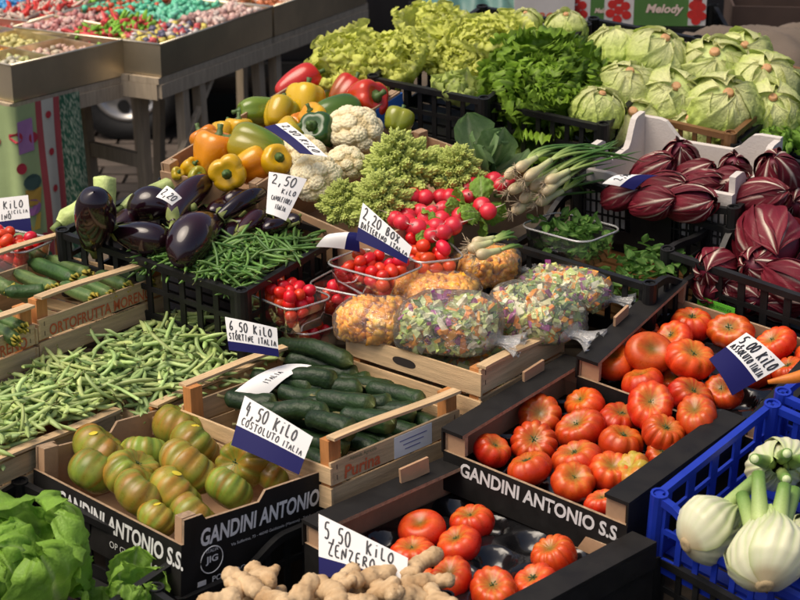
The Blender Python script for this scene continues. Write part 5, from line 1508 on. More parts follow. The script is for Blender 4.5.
for i, (px_, py_, pz_, r) in enumerate(PL['GT']):
    gi = {2: 3, 4: 4, 10: 3}.get(i, [0, 1, 2, 5][i % 4])
    o = put_tomato('GT', (px_, py_, pz_), r * 1.1, i + 60, 'mostly green ribbed tomato in the black carton, ' + PLC[i] if gi in (3, 4) else 'green and rust ribbed tomato in the black carton, ' + PLC[i], 'unripe green tomatoes in the carton' if gi in (3, 4) else 'green and rust tomatoes in the carton', TOMG[gi], name='green_tomato',
                   axis=(.15, -1.0, .45) if i in (7,) else (R_.uniform(-.3, .3), R_.uniform(.2, .9), R_.uniform(.5, .9)))
    if i in (1, 3, 7, 9, 11):
        d = Vector((R_.uniform(-.25, .25), -.35, .9)).normalized()
        # oval sticker lying on the skin, turned to the sky and the shopper
        Mi = o.matrix_basis.inverted()
        wd = (Mi.to_3x3() @ d).normalized()
        th_ = math.atan2(wd.y, wd.x); ph_ = math.acos(max(-1, min(1, -wd.z)))
        best = min(TOMG[gi].vertices, key=lambda q: -(q.co.normalized() @ wd))
        n_ = best.normal
        st_ = MB().grid(np.array([[(.17 * q * math.cos(a), .12 * q * math.sin(a), .012 - .02 * q * q) for a in np.linspace(0, 2 * pi, 14, endpoint=False)] for q in (.02, .6, 1)])[:, ::-1], closed_v=True)
        link('sticker', st_.mesh('sticker', M_STICK), o, axisM(best.co + n_ * .012, n_, R_.random()))

# ------------------------------------------------------------------ eggplants, zucchini, cucumbers
F_ = frame('E')
EL = ['short dark eggplant behind the slim ones, next to the cauliflower', 'slim eggplant at the crate corner under the cauliflower card', 'dark eggplant between the upright and the round one', 'black eggplant half buried behind the broad ribbed one', 'dark eggplant under the slanting one', 'thin eggplant lying on the bean heap edge',
      'glossy black eggplant standing on end among pale zucchini', 'purple brown eggplant lying with its green cap to the left wall', 'broad ribbed eggplant beside the green beans',
      'round dark eggplant under the tiny price card', 'slanting eggplant with pale green cap beside the tiny price card', 'narrow brown eggplant behind the broad ribbed one',
      'short dark eggplant wedged in the middle of the crate', 'long slim eggplant pointing at the cauliflower price card', 'slim eggplant lying along the green beans',
      'thin dark eggplant in the crate corner by the green beans', 'scarred eggplant pressed against the crate wall', 'small dark eggplant behind the slim ones']
for i, s in enumerate(PL['EGG']):
    eggplant('eggplant', F_ @ Vector(s[:3]), F_ @ Vector(s[3:6]), s[6] * 1.12, EL[i], None, i + 1)
PLB = ['long pale green zucchini lying behind the eggplants', 'pale green zucchini standing behind the upright eggplant', 'pale green zucchini leaning on the crate wall', 'pale green zucchini tip beside the tiny price card']
for i, s in enumerate(PL['PALE']):
    cuke('pale_zucchini', F_ @ Vector(s[:3]), F_ @ Vector(s[3:6]), s[6], PLB[i], 'zucchini', None, i + 300, 'pale')
F_ = frame('W2')
for i, s in enumerate(PL['ZUC']):
    cuke('zucchini', F_ @ Vector(s[:3]), F_ @ Vector(s[3:6]), s[6] * 1.15, 'dark green zucchini in the lettered wooden crate' if i in (0, 8) else 'light striped zucchini with flower end in the lettered wooden crate', 'zucchini', 'dark zucchini in the lettered crate' if i in (0, 8) else 'striped zucchini in the lettered crate', i + 320, 'dark_zucchini' if i in (0, 8) else 'zucchini')
for i, s in enumerate(PL['ZUC1']):
    cuke('zucchini', F_ @ Vector(s[:3]), F_ @ Vector(s[3:6]), s[6] * 1.15, 'zucchini in the half hidden wooden crate', 'zucchini', 'zucchini in the half hidden crate', i + 340, 'zucchini')
F_ = frame('CU')
x, y = CR['CU'][6] / 2, CR['CU'][7] / 2
for i, (px_, py_, pz_, r) in enumerate(PL['CUC']):
    L = R_.uniform(.115, .15); a = R_.uniform(-.35, .35)
    if i == 0: L = .24
    d = Vector((math.cos(a), math.sin(a) + .35, R_.uniform(-.06, .06))).normalized()
    c = Vector((min(max(px_, -x + .07), x - .085), min(max(py_, -y + .05), y - .05), pz_))
    cuke('cucumber', F_ @ (c - d * L / 2), F_ @ (c + d * L / 2), R_.uniform(.019, .0225), 'long curved cucumber lying on top of the others' if i == 0 else 'dark green cucumber in the labelled wooden crate', 'cucumber', None if i == 0 else 'cucumbers in the wooden crate', i + 360, 'cucumber')
for i in range(20):      # a second layer underneath
    c = Vector((R_.uniform(-x + .09, x - .09), R_.uniform(-y + .05, y - .05), -.062 - .02 * (i % 3))); a = R_.uniform(-.8, .8); d = Vector((math.cos(a), math.sin(a) + .3, 0)).normalized(); L = .14
    cuke('cucumber', F_ @ (c - d * L / 2), F_ @ (c + d * L / 2), .018, 'dark green cucumber in the labelled wooden crate', 'cucumber', 'cucumbers in the wooden crate', i + 400, 'cucumber')

# ------------------------------------------------------------------ beans
w3, d3 = CR['W3'][6:8]
heap = lambda x, y: .016 + .020 * math.cos(x / w3 * 2.4) - .13 * x + .012 * math.sin(x * 31 + 1) * math.sin(y * 27)
bean_heap('W3', (-w3 / 2 + .02, w3 / 2 - .005, -d3 / 2 - .03, d3 / 2 - .03), heap, 150, BEANP, BEANP_MB, 'flat_bean', 'pale green flat bean pod in the wide heap beside the cucumber crate', 'flat beans in the wooden crates', 'flat_beans', 'buried layer of the pale flat bean heap', M_BEANP, 260, 5)
bean_heap('W4', (-CR['W4'][6] / 2 + .02, CR['W4'][6] / 2 - .035, -d2 / 2 + .06, d2 / 2 + .03), heap, 120, BEANP, BEANP_MB, 'flat_bean', 'pale green flat bean pod in the narrow heap beside the broad leaved lettuce', 'flat beans beside the broad leaved lettuce', 'flat_beans', 'buried layer of the pale flat beans beside the lettuce', M_BEANP, 230, 6)
we, de = CR['E'][6:8]
keepE = lambda x, y: (y < .02 + .75 * (x - .06))
bean_heap('E', (-.06, we / 2 - .02, -de / 2 + .02, de / 2 - .04), lambda x, y: -.005 + .034 * math.exp(-((x - .17) / .1) ** 2 - ((y + .05) / .12) ** 2), 190, BEAND, BEAND_MB, 'green_bean', 'thin dark green bean in the heap beside the eggplants', 'thin green beans beside the eggplants', 'green_beans', 'buried layer of the thin green bean heap', M_BEAND, 260, 7, keepE)

# ------------------------------------------------------------------ cherry tomatoes in tubs
TL_ = ['clear punnet heaped with cherry tomatoes beside the green beans', 'clear punnet of cherry tomatoes stacked under the blue price card', 'lower clear punnet of cherry tomatoes under the stacked one', 'clear punnet of cherry tomatoes below the radishes']
def fill_punnet(root, w, d, h, n, label, group, seed):
    rr = random.Random(seed)
    M = root.matrix_basis
    k = 0
    r = .0142
    for layer in range(4):
        z = -h + .018 + layer * .0205
        f = .80 + .05 * layer if z < -.01 else .72
        nx, ny = max(1, int(w * f / .033)), max(1, int(d * f / .030))
        for i in range(nx):
            for j in range(ny):
                if k >= n: return
                px = (-.5 + (i + .5) / nx) * (w * f - .012) + rr.uniform(-.003, .003)
                py = (-.5 + (j + .5) / ny) * (d * f - .012) + rr.uniform(-.003, .003)
                if layer == 3 and rr.random() < .3: continue
                ax = Vector((rr.uniform(-1, 1), rr.uniform(-1, 1), rr.uniform(-.3, .6)))
                o = link('cherry_tomato', CHERRY[k % 2], None, axisM(M @ Vector((px, py, z + rr.uniform(-.003, .003))), ax, 0, r * rr.uniform(.9, 1.12)))
                tag(o, label, 'tomato', group); k += 1
for i, (cx, cy, cz, yaw, w, d) in enumerate(PL['TUB']):
    d = max(d, .115); w = max(w, .16)
    pr = punnet('clear_punnet', (cx, cy, cz), yaw, w, d, .068, TL_[i])
    fill_punnet(pr, w, d, .068, 70, ['cherry tomato in the punnet beside the green beans', 'cherry tomato in the stacked punnet under the blue price card', 'cherry tomato in the lower punnet under the stacked one', 'cherry tomato in the punnet below the radishes'][i], 'cherry tomatoes in punnet ' + ['by the beans', 'on the stack', 'under the stack', 'by the radishes'][i], 70 + i)
cx, cy, cz, yaw, w, d = PL['TUB'][0]
pr = punnet('clear_punnet', (cx + .03, cy + .03, cz - .072), yaw, max(w, .17), max(d, .12), .062, 'clear punnet of cherry tomatoes lying under the heaped one')
fill_punnet(pr, .17, .12, .062, 60, 'cherry tomato in the bottom punnet by the cucumbers', 'cherry tomatoes in the bottom punnet', 90)
# punnet at the far end of the zucchini
q = PL['LT'][0]
pr = punnet('clear_punnet', q, -.5, .20, .13, .07, 'clear punnet of cherry tomatoes behind the zucchini crate')
fill_punnet(pr, .20, .13, .07, 60, 'cherry tomato in the punnet behind the zucchini crate', 'cherry tomatoes behind the zucchini', 95)

# ------------------------------------------------------------------ peppers
YE, OR, GR, RE, DG = (.62, .36, .008), (.66, .20, .006), (.10, .18, .015), (.50, .02, .01), (.025, .075, .012)
YG = (.32, .30, .02)
F_ = frame('P')
pp = PL['P']
PS = [  # index, axis (stem direction), length factor, colours, label
 (0, (.3, .1, 1), 1.15, OR, (.70, .27, .01), 'big orange pepper at the carton end'),
 (1, (-.1, -1, .1), .9, YE, YE, 'yellow pepper showing its green stem end'),
 (2, (1, .2, .5), 1.1, YE, OR, 'deep yellow pepper lying beside the cauliflower card'),
 (3, (-.9, .3, .2), 1.5, YE, GR, 'long yellow and green pepper beside the navy and white card'),
 (4, (.1, .2, 1), .9, YE, YE, 'small yellow pepper behind the long one'),
 (5, (0, -.3, 1), 1.1, YE, YE, 'tiny yellow pepper at the carton corner'),
 (6, (.4, -.6, .5), 1.1, YE, YG, 'tiny yellow green pepper at the carton corner'),
 (7, (.6, -.3, .6), 1.1, YG, YE, 'small olive pepper beside the big orange one'),
 (8, (.5, -.8, .4), 1.0, YE, YG, 'small yellow pepper under the big orange one'),
 (9, (-1, -.4, .1), 1.9, GR, (.20, .26, .02), 'long green pepper lying at the back of the carton'),
 (10, (.2, .6, .6), 1.15, YE, YG, 'yellow pepper with green patches'),
 (11, (.1, .5, .9), 1.2, YE, (.66, .42, .01), 'bright yellow pepper beside the red curved one'),
 (12, (.8, .3, .4), 1.6, RE, RE, 'curved red pepper at the back of the carton'),
 (13, (-.2, -.6, .5), 1.3, DG, DG, 'dark green pepper beside the cauliflower'),
 (14, (1, .5, .1), 1.7, DG, GR, 'long dark green pepper behind the cauliflower'),
 (15, (.6, -.6, .35), 1.1, RE, (.56, .05, .01), 'big red pepper by the blue carton print'),
 (16, (.3, .5, .7), 1.0, YG, GR, 'olive green pepper in the carton corner'),
 (17, (.2, -.2, 1), 1.0, OR, OR, 'orange pepper under the yellow ones'),
 (18, (.2, .2, 1), 1.0, (.5, .08, .06), RE, 'pinkish red pepper tip behind the navy and white card'),
 (19, (.7, .3, .5), 1.3, GR, YG, 'green pepper between the red ones'),
 (20, (.3, -.3, .8), 1.2, OR, GR, 'orange pepper under the dark green one'),
 (21, (-.5, .2, .8), 1.1, YE, OR, 'yellow pepper behind the big orange one'), (22, (.4, -.7, .5), 1.2, YE, YE, 'yellow pepper under the navy and white card'),
 (23, (.2, -.5, .8), 1.1, OR, YE, 'orange pepper between the big orange and the long yellow one'), (24, (.7, .1, .6), 1.1, YE, YG, 'yellow pepper next to the dark green pepper'),
 (25, (.5, .4, .6), 1.3, GR, RE, 'green pepper turning red beside the big red one'), (26, (-.3, -.3, .9), 1.1, YE, OR, 'yellow pepper below the bright yellow one'), (27, (.1, .4, .9), 1.0, YE, YE, 'round yellow pepper at the carton side')]
for (i, ax, ln, c0, c1, lab) in PS:
    x_, y_, z_, r = pp[i]
    p = F_ @ Vector((x_, y_, z_))
    pepper('bell_pepper', p, ax, r * 1.13, ln, lab, None, i + 1, c0, c1, lobes=3 + i % 2, spin=i * 1.3, bend=.15 if ln > 1.4 else 0)

# ------------------------------------------------------------------ cauliflower, romanesco, cabbage, radishes
F_ = frame('CAU')
CL = ['round white cauliflower above the other heads beside the dark green pepper', 'creamy cauliflower behind the white price card', 'cauliflower head beside the romanesco with a pale leaf', 'small cauliflower between the two big ones']
cme = [cauliflower_mesh(1), cauliflower_mesh(2)]
for i, (x_, y_, z_, r) in enumerate(PL['CAUL']):
    o = link('cauliflower', cme[i % 2], None, axisM(F_ @ Vector((x_, y_, z_)), (R_.uniform(-.3, .3), -.45, .85), i * 2.1, r * 1.05))
    tag(o, CL[i], 'cauliflower')
    for k in range(4):
        a = k * 1.6 + i
        link('leaf', ESCAR[k % 3], o, Matrix.Rotation(a, 4, 'Z') @ T(.35, 0, -.75) @ Matrix.Rotation(-1.25, 4, 'Y') @ Matrix.Scale(1.15, 4))
RL = ['largest romanesco cone beside the round white cauliflower', 'romanesco beside the radishes', 'small romanesco beside the white cauliflower card', 'romanesco half hidden by dark cabbage leaves']
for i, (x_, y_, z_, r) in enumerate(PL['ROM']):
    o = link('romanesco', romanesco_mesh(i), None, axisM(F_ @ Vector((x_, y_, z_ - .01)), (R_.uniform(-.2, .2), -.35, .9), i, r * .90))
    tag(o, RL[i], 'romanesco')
    for k in range(5):
        link('leaf', CABLEAF[k % 3], o, Matrix.Rotation(k * 1.257 + i, 4, 'Z') @ T(.40, 0, -.55) @ Matrix.Rotation(-.75, 4, 'Y') @ Matrix.Scale(.95, 4))
x_, y_, z_, r = PL['CAB'][0]
cb = rosette('leafy_cabbage', F_ @ Vector((x_, y_, z_ - .05)), (.2, -.4, .9), r * 1.9, 'dark blue green cabbage leaves beside the radishes', 'cabbage', None, CABLEAF, 8, 5, tight=1.1)
for i, (x_, y_, z_, r) in enumerate(PL['RAD']):
    rr = random.Random(i + 500)
    o = link('radish', RADISH[i % 4], None, axisM(F_ @ Vector((x_, y_, z_ + rr.uniform(-.005, .012))), (rr.uniform(-.8, .8), rr.uniform(-.2, .9), rr.uniform(-.5, .3)), 0, r * rr.uniform(1.02, 1.2)))
    tag(o, 'red radish with thin root tail in the heap below the romanesco', 'radish', 'heap of radishes')
    if i in (3, 10, 11, 26, 19, 14):
        for k in range(3 if i in (10, 11, 19, 26) else 1):
            link('leaf', BUTTER[k % 4], o, T(0, 0, .9) @ Matrix.Rotation(k * 2 + i, 4, 'Z') @ Matrix.Rotation(-.4 + .3 * k, 4, 'Y') @ Matrix.Scale(2.6 + (i in (10, 11, 26, 19)) * 1.2, 4))

# ------------------------------------------------------------------ spring onions
for i, (a, b, c) in enumerate(PL['ON']):
    spring_onion(a, b, c, .0145, 'spring onion with white bulb and green leaves beside the radishes', 'bunch of spring onions beside the radishes', i)
for i, (a, b, c) in enumerate(PL['ON2']):
    spring_onion(a, b, c, .0145, 'spring onion with hairy roots lying above the bagged vegetables', 'spring onions above the bags', i + 20)

# ------------------------------------------------------------------ heads of lettuce, radicchio
F_ = frame('C1')
EN = ['yellow curly endive spilling over the crate corner above the peppers', 'broad yellow endive beside the spilling one', 'tall bright yellow endive at the back of its crate', 'yellow green endive touching the dark frilly lettuce', 'pale escarole head at the front of the endive crate', 'low yellow endive behind the pale escarole']
for i, (x_, y_, z_, r) in enumerate(PL['END']):
    lv = ESCAR if i == 4 else ENDIVE
    rosette('escarole' if i == 4 else 'curly_endive', F_ @ Vector((x_, y_, z_ - r * .75)), (-.35 if i < 2 else R_.uniform(-.2, .2), -.4, .85), r * 1.25, EN[i], 'lettuce', None, lv, 26, i, spin=i, tight=.95)
F_ = frame('C2')
x_, y_, z_, r = PL['FRI'][0]
rosette('frilly_lettuce', F_ @ Vector((x_ + .0, y_ + .05, z_ - r * .70)), (-.05, -.6, .8), r * 1.3, 'large dark green frilly lettuce head', 'lettuce', None, FRILLY, 64, 9, tight=1.05)
IC = 'iceberg lettuce by the frilly lettuce, '
PLC = places(PL['ICE2'], 2, 'the endive')
for i, (x_, y_, z_, r) in enumerate(PL['ICE2']):
    iceberg(F_ @ Vector((x_, y_, z_)), (R_.uniform(-.1, .35), R_.uniform(-.5, -.1), .9), r * 1.12, IC + PLC[i], 'iceberg lettuces in the black crate', i)
F_ = frame('C4')
PLC = places(PL['ICE4'], 3, 'the frilly lettuce crate')
for i, (x_, y_, z_, r) in enumerate(PL['ICE4']):
    iceberg(F_ @ Vector((x_, y_, z_)), (R_.uniform(-.2, .2), R_.uniform(-.75, -.4), .8), r * 1.1, 'iceberg lettuce in the brown rimmed crate, ' + PLC[i], 'iceberg lettuces in the brown rimmed crate', i + 20)
F_ = frame('C5')
for i, (x_, y_, z_, r) in enumerate(PL['C5']):
    rosette('green_lettuce', F_ @ Vector((x_, y_, z_ - .06)), (0, -.4, .9), r * 1.8, 'bright green lettuce in the crate behind the radicchio', 'lettuce', 'green lettuces behind the radicchio', BUTTER, 16, i + 60)
F_ = frame('LE')
x_, y_, z_, r = PL['LET'][0]
rosette('broad_leaf_lettuce', F_ @ Vector((x_, y_, z_ - .10)), (-.15, -.45, .85), .265, 'large broad leaved green lettuce in front of the beans', 'lettuce', None, BUTTER, 18, 77, tight=.8)
x_, y_, z_, r = PL['LET'][1]
rosette('broad_leaf_lettuce', F_ @ Vector((x_, y_, z_ - .08)), (.2, -.3, .9), .12, 'small broad leaved lettuce beside the ginger crate', 'lettuce', None, BUTTER, 12, 78)
rosette('broad_leaf_lettuce', F_ @ Vector((-.05, -.12, -.10)), (.1, -.6, .8), .15, 'broad leaved lettuce at the front of its crate', 'lettuce', None, BUTTER, 14, 79, tight=.9)
F_ = frame('RK')
PLC = places(PL['RK'], 4, 'the spring onions')
for i, (x_, y_, z_, r) in enumerate(PL['RK']):
    ax = (.7, -.55, .35) if i not in (0, 9, 11) else (-.2, -.6, .7)
    radicchio(F_ @ Vector((x_, y_, z_)), (ax[0] + R_.uniform(-.2, .2), ax[1] + R_.uniform(-.2, .2), ax[2] + R_.uniform(-.1, .2)), r * .95, 'dark red radicchio in the white tray, ' + PLC[i], 'radicchio in the white tray', i)
F_ = frame('RR')
PLC = places(PL['RR'], 3, 'the spinach')
for i, (x_, y_, z_, r) in enumerate(PL['RR']):
    radicchio(F_ @ Vector((x_, y_, z_)), (R_.uniform(-.9, .5), R_.uniform(-1, -.3), R_.uniform(-.3, .6)), r * .95, 'largest round radicchio heaped in the labelled black crate' if i == 0 else 'red radicchio in the labelled black crate, ' + PLC[i], None if i == 0 else 'radicchio in the labelled crate', i + 40, long=1.15)

# ------------------------------------------------------------------ spinach
cx, cy, cz, yaw, w, d = PL['SPT'][0]
pr = punnet('clear_punnet', (cx, cy, cz), -.75, .20, .155, .075, 'large clear punnet of spinach leaves')
SPN = [0]
def spinach(M, n, w, d, z0, z1, label, group, seed):
    rr = random.Random(seed)
    for i in range(n):
        p = M @ Vector((rr.uniform(-.5, .5) * w, rr.uniform(-.5, .5) * d, z0 + (z1 - z0) * (i / n)))
        R3 = Matrix.Rotation(rr.random() * 6.28, 4, 'Z') @ Matrix.Rotation(rr.gauss(-.1, .35), 4, 'Y') @ Matrix.Rotation(rr.gauss(0, .5), 4, 'X')
        o = link('spinach_leaf', SPIN[rr.randrange(4)], None, T(*p) @ R3 @ Matrix.Scale(rr.uniform(.028, .044), 4))
        tag(o, label, 'spinach', group)
spinach(pr.matrix_basis, 150, .15, .105, -.065, .012, 'small dark spinach leaf in the large punnet', 'spinach leaves in the punnet', 1)
ws, ds = CR['SK'][6:8]
spinach(frame('SK') @ T(ws / 2 - .12, -.03, 0), 170, .14, .24, -.10, -.030, 'loose spinach leaf beside the radicchio crate', 'loose spinach leaves', 2)

# ------------------------------------------------------------------ fennel, ginger
F_ = frame('BL')
FL = ['upright fennel bulb at the back of the blue crate', 'white fennel bulb lying in the corner of the blue crate', 'largest fennel bulb in front of the cut stalks']
FA = [(-.15, -.75, .35), (.75, .55, .2), (.15, .8, .4)]
for i, (x_, y_, z_, r) in enumerate(PL['FEN']):
    fennel(F_ @ Vector((x_, y_, z_)), FA[i], r * 1.16, FL[i], None, i, spin=.4 + i, stalks=(4, 3, 5)[i])
fennel(F_ @ Vector((.13, .02, -.06)), (-.8, -.3, .35), .06, 'fennel bulb with thick green stalks among the others', None, 9, stalks=6)
fennel(F_ @ Vector((-.02, -.02, -.10)), (.5, .6, .3), .062, 'fennel bulb under the others on the crate floor', None, 11, stalks=4)
fennel(F_ @ Vector((.15, -.12, -.08)), (-.4, .8, .3), .065, 'fennel bulb against the dipped front rim', None, 12, stalks=4)
F_ = frame('GI')
GIN = [ginger_mesh(i) for i in range(7)]
for i, (x_, y_, z_, r) in enumerate(PL['GINP'] * 2):
    lay = i >= len(PL['GINP'])
    o = link('ginger_root', GIN[i % 7], None, F_ @ T(x_ + (R_.uniform(-.03, .03) if lay else 0), y_ + (R_.uniform(-.03, .03) if lay else 0), z_ - .045 * lay - .01) @ Matrix.Rotation(R_.random() * 6.28, 4, 'Z') @ Matrix.Rotation(R_.uniform(-.5, .5), 4, 'X') @ Matrix.Scale(R_.uniform(.75, .95), 4))
    tag(o, 'knobbly tan ginger root in the black crate', 'ginger', 'ginger roots in the crate')
for i in range(10):
    o = link('ginger_root', GIN[i % 7], None, F_ @ T(R_.uniform(-.10, .17), R_.uniform(-.15, .13), -.03 + R_.uniform(-.02, .02)) @ Matrix.Rotation(R_.random() * 6.28, 4, 'Z') @ Matrix.Scale(.85, 4))
    tag(o, 'knobbly tan ginger root in the black crate', 'ginger', 'ginger roots in the crate')

# ------------------------------------------------------------------ bags of cut vegetables
BG = [('pumpkin', 'bag of orange pumpkin dice beside the cherry tomatoes', -.5), ('pumpkin', 'bag of orange pumpkin dice lying behind the mixed vegetables', -.3), ('mixed', 'bag of mixed cut vegetables on the wooden crate', -.35),
      ('mixed', 'largest bag of mixed cut vegetables with many green pieces', -.6), ('mixed', 'bag of mixed cut vegetables beside the spinach', -.3), ('pumpkin', 'bag of orange pumpkin dice below the spring onions', .3)]
for i, (cx, cy, cz, a, b) in enumerate(PL['BAG']):
    bag('clear_bag', (cx, cy, cz), a * 1.06, b * .88, BG[i][1], 'bags of cut vegetables', i + 1, BG[i][0], BG[i][2], c=a * .8)
F_ = frame('W5')
p = F_ @ Vector((.0, 0, -.075))
bag('clear_bag', p, .16, .045, 'bag of mixed cut vegetables inside the wooden crate', 'bags of cut vegetables', 11, 'mixed', CR['W5'][3], c=.12)

# one carrot poking in from the neighbouring crate
F_ = frame('T2')
cme_ = MB().tube([(0, 0, 0), (.05, 0, .003), (.10, .004, .004), (.16, .006, .0)], [.004, .011, .015, .017], 10, col=np.array([.60, .17, .015]))
c = link('carrot', cme_.mesh('carrot', mat('carrot_skin', (.60, .17, .015), .5, var=.2, vscale=40, bump=.3, bscale=60)), None, segM(PL['CARROT'][0], PL['CARROT'][1]) @ Matrix.Rotation(-pi / 2, 4, 'Y'))
tag(c, 'orange carrot resting on the rim behind the fennel crate', 'carrot')

# ------------------------------------------------------------------ price signs
C_ = PL['CARD']
price_card('price_sign', C_['costoluto'], 'white and navy price sign standing in the green tomato carton', [('4,50 KiLO', .06, .82, .66, .95, 1.2), ('COSTOLUTO', .05, .62, .44, .60, .8), ('ITALIA', .66, .95, .44, .58, .7)], .40, seed=1)
price_card('price_sign', C_['zenzero'], 'white and navy price sign above the ginger', [('5,50  KiLO', .06, .86, .64, .94, 1.2), ('ZENZERO', .10, .66, .36, .60, 1.1)], .30, seed=4)
price_card('price_sign', C_['stortine'], 'price sign stuck at the corner of the flat beans', [('6,50 KiLO', .06, .90, .62, .92, 1.0), ('STORTINE ITALIA', .03, .97, .34, .54, .75)], .27, seed=7)
price_card('price_sign', C_['blank'], 'curled white card lying on the cucumbers', [('ITALIA', .25, .6, .3, .5, .5)], 0, bow=.014, seed=9)
price_card('price_sign', C_['datterino'], 'navy and white price sign on the cherry tomatoes', [('2,20 BOX', .05, .78, .62, .95, 1.1), ('DATTERINO ITALIA', .04, .97, .36, .54, .8)], .34, seed=11)
price_card('price_sign', C_['curled'], 'curled blank card behind the thin green beans', [], .35, bow=.02, seed=13)
price_card('price_sign', C_['cavolfiori'], 'white price card leaning on the cauliflowers', [('2,50', .10, .80, .72, .95, 1.0), ('KiLO', .45, .92, .54, .66, .7), ('CAVOLFIORI', .15, .9, .34, .46, .6), ('ITALIA', .35, .8, .16, .27, .6)], 0, bow=.005, seed=15)
price_card('price_sign', C_['small'], 'tiny white price card among the eggplants', [('2,20', .10, .9, .25, .8, .8)], 0, seed=19)
price_card('price_sign', C_['left'], 'white and navy price sign behind the zucchini crate', [('2,20 KiLO', .2, .92, .68, .90, 1.0), ('PACHINO', .3, .72, .40, .55, .8), ('SICILIA', .66, .98, .52, .62, .6)], .36, seed=20)
price_card('price_sign', C_['pepper'], 'navy and white price sign slanting among the peppers', [('2,80 KiLO', .08, .92, .6, .9, .8)], .5, seed=23)
price_card('price_sign', C_['radicchio'], 'bent price card lying on the radicchio tray', [('2,50', .2, .7, .6, .85, .7)], .45, bow=.012, seed=25)
price_card('price_sign', C_['assoluto'], 'white and navy price sign lying on the red tomatoes', [('5,00 KiLO', .06, .96, .70, .94, 1.3), ('ASSOLUTO', .05, .60, .50, .66, 1.0), ('ITALIA', .64, .95, .50, .64, .8)], .45, seed=27)

# ------------------------------------------------------------------ the sweet stall behind
M_STEEL = mat('brushed_steel', (.80, .69, .50), .36, metal=1, var=.15, vscale=6, bump=.03, bscale=30)
M_TIMB = mat('grey_timber', (.40, .32, .22), .8, var=.25, vscale=8, stretch=(10, 10, 1))
CANDY = mat('sugar_sweets', attr=True, rough=.4, var=.1, vscale=40)
def candies(F_, x0, x1, y0, y1, z, n, pal, size, name, label, seed, kind='lump'):
    rr = np.random.default_rng(seed); mb = MB()
    for i in range(n):
        p = np.array([rr.uniform(x0, x1), rr.uniform(y0, y1), z + rr.uniform(-.012, .022)])
        c = np.array(pal[rr.integers(len(pal))]) * rr.uniform(.8, 1.15)
        h = size * rr.uniform(.7, 1.2, 3)
        Rm = np.linalg.qr(rr.normal(size=(3, 3)))[0]
        if kind == 'stick': h = h * [3.5, .6, .6]
        t = .62
        V = np.array([(-1, -1, -t), (1, -1, -t), (1, 1, -t), (-1, 1, -t), (-t, -t, 1), (t, -t, 1), (t, t, 1), (-t, t, 1)]) * h @ Rm.T + p
        mb.add(V, [(0, 3, 2, 1), (4, 5, 6, 7), (0, 1, 5, 4), (1, 2, 6, 5), (2, 3, 7, 6), (3, 0, 4, 7)], 0, c)
    o = link(name, mb.mesh(name, CANDY), None, F_)
    tag(o, label, 'sweets', None, 'stuff')
def sweet_tray(key, h, nx, ny, label):
    w, d = CR[key][6:8]; x, y = w / 2, d / 2
    root = empty('sweet_tray', frame(key), label, 'tray')
    t = .004
    for a, b in (((-x, -y, -h), (x, -y + t, 0)), ((-x, y - t, -h), (x, y, 0)), ((-x, -y + t, -h), (-x + t, y - t, 0)), ((x - t, -y + t, -h), (x, y - t, 0))):
        link('side', MB().box(a, b).mesh('tray_side', M_STEEL, False), root)
    link('bottom', MB().box((-x + t, -y + t, -h), (x - t, y - t, -h + .004)).mesh('tray_bottom', M_STEEL, False), root)
    for i in range(1, nx):
        xx = -x + w * i / nx
        link('divider', MB().box((xx - .003, -y + t, -h + .005), (xx + .003, y - t, -.006)).mesh('divider', M_STEEL, False), root)
    for j in range(1, ny):
        yy = -y + d * j / ny
        link('divider', MB().box((-x + t, yy - .003, -h + .005), (x - t, yy + .003, -.008)).mesh('divider', M_STEEL, False), root)
    for s in (-1, 1):
        link('rim_bar', MB().tube([(-x, s * y, .002), (x, s * y, .002)], .004, 8).mesh('rim_bar', M_STEEL), root)
        link('rim_bar', MB().tube([(s * x, -y, .002), (s * x, y, .002)], .004, 8).mesh('rim_bar', M_STEEL), root)
    return root
sweet_tray('TA', .115, 4, 3, 'steel divided tray of red and yellow sweets over the printed cloth')
F_ = frame('TA'); w, d = CR['TA'][6:8]
pals = [[(.60, .30, .02), (.65, .38, .05)], [(.55, .02, .03), (.5, .05, .05)], [(.62, .40, .3), (.6, .5, .35)], [(.60, .03, .03), (.66, .12, .08)], [(.62, .55, .12), (.66, .6, .3)], [(.25, .05, .3), (.4, .1, .3), (.6, .5, .5)],
        [(.62, .28, .01)], [(.3, .12, .08), (.55, .25, .2)], [(.05, .2, .5), (.1, .4, .15), (.6, .1, .05), (.6, .5, .05)], [(.5, .5, .2), (.6, .55, .4)], [(.62, .05, .04)], [(.62, .55, .2)]]
nm = ['amber', 'dark red', 'peach', 'bright red', 'pale yellow', 'purple', 'deep orange', 'brown', 'many coloured', 'olive', 'scarlet', 'lemon']
k = 0
for i in range(4):
    for j in range(3):
        x0 = -w / 2 + w * i / 4 + .015; y0 = -d / 2 + d * j / 3 + .015
        candies(F_, x0, x0 + w / 4 - .03, y0, y0 + d / 3 - .03, -.045, 150, pals[(k * 5) % 12], .010, 'loose_sweets', 'loose ' + nm[(k * 5) % 12] + ' sweets in a compartment of the steel tray', k)
        k += 1
sweet_tray('TB', .105, 3, 2, 'steel tray of pink and striped sweets on the wooden bench')
F_ = frame('TB'); w, d = CR['TB'][6:8]
pb = [[(.62, .42, .36), (.66, .55, .48), (.5, .3, .26)], [(.66, .6, .55), (.6, .1, .1), (.1, .1, .15), (.6, .5, .1)]] * 3
pb[2] = [(.12, .5, .3), (.2, .6, .42)]; pb[3] = [(.20, .45, .03), (.6, .05, .05)]; pb[4] = [(.6, .08, .03), (.1, .5, .3)]; pb[5] = [(.5, .2, .18), (.62, .4, .35)]
nb_ = ['pink', 'mixed striped', 'mint green', 'lime and red', 'red and green', 'rosy']
k = 0
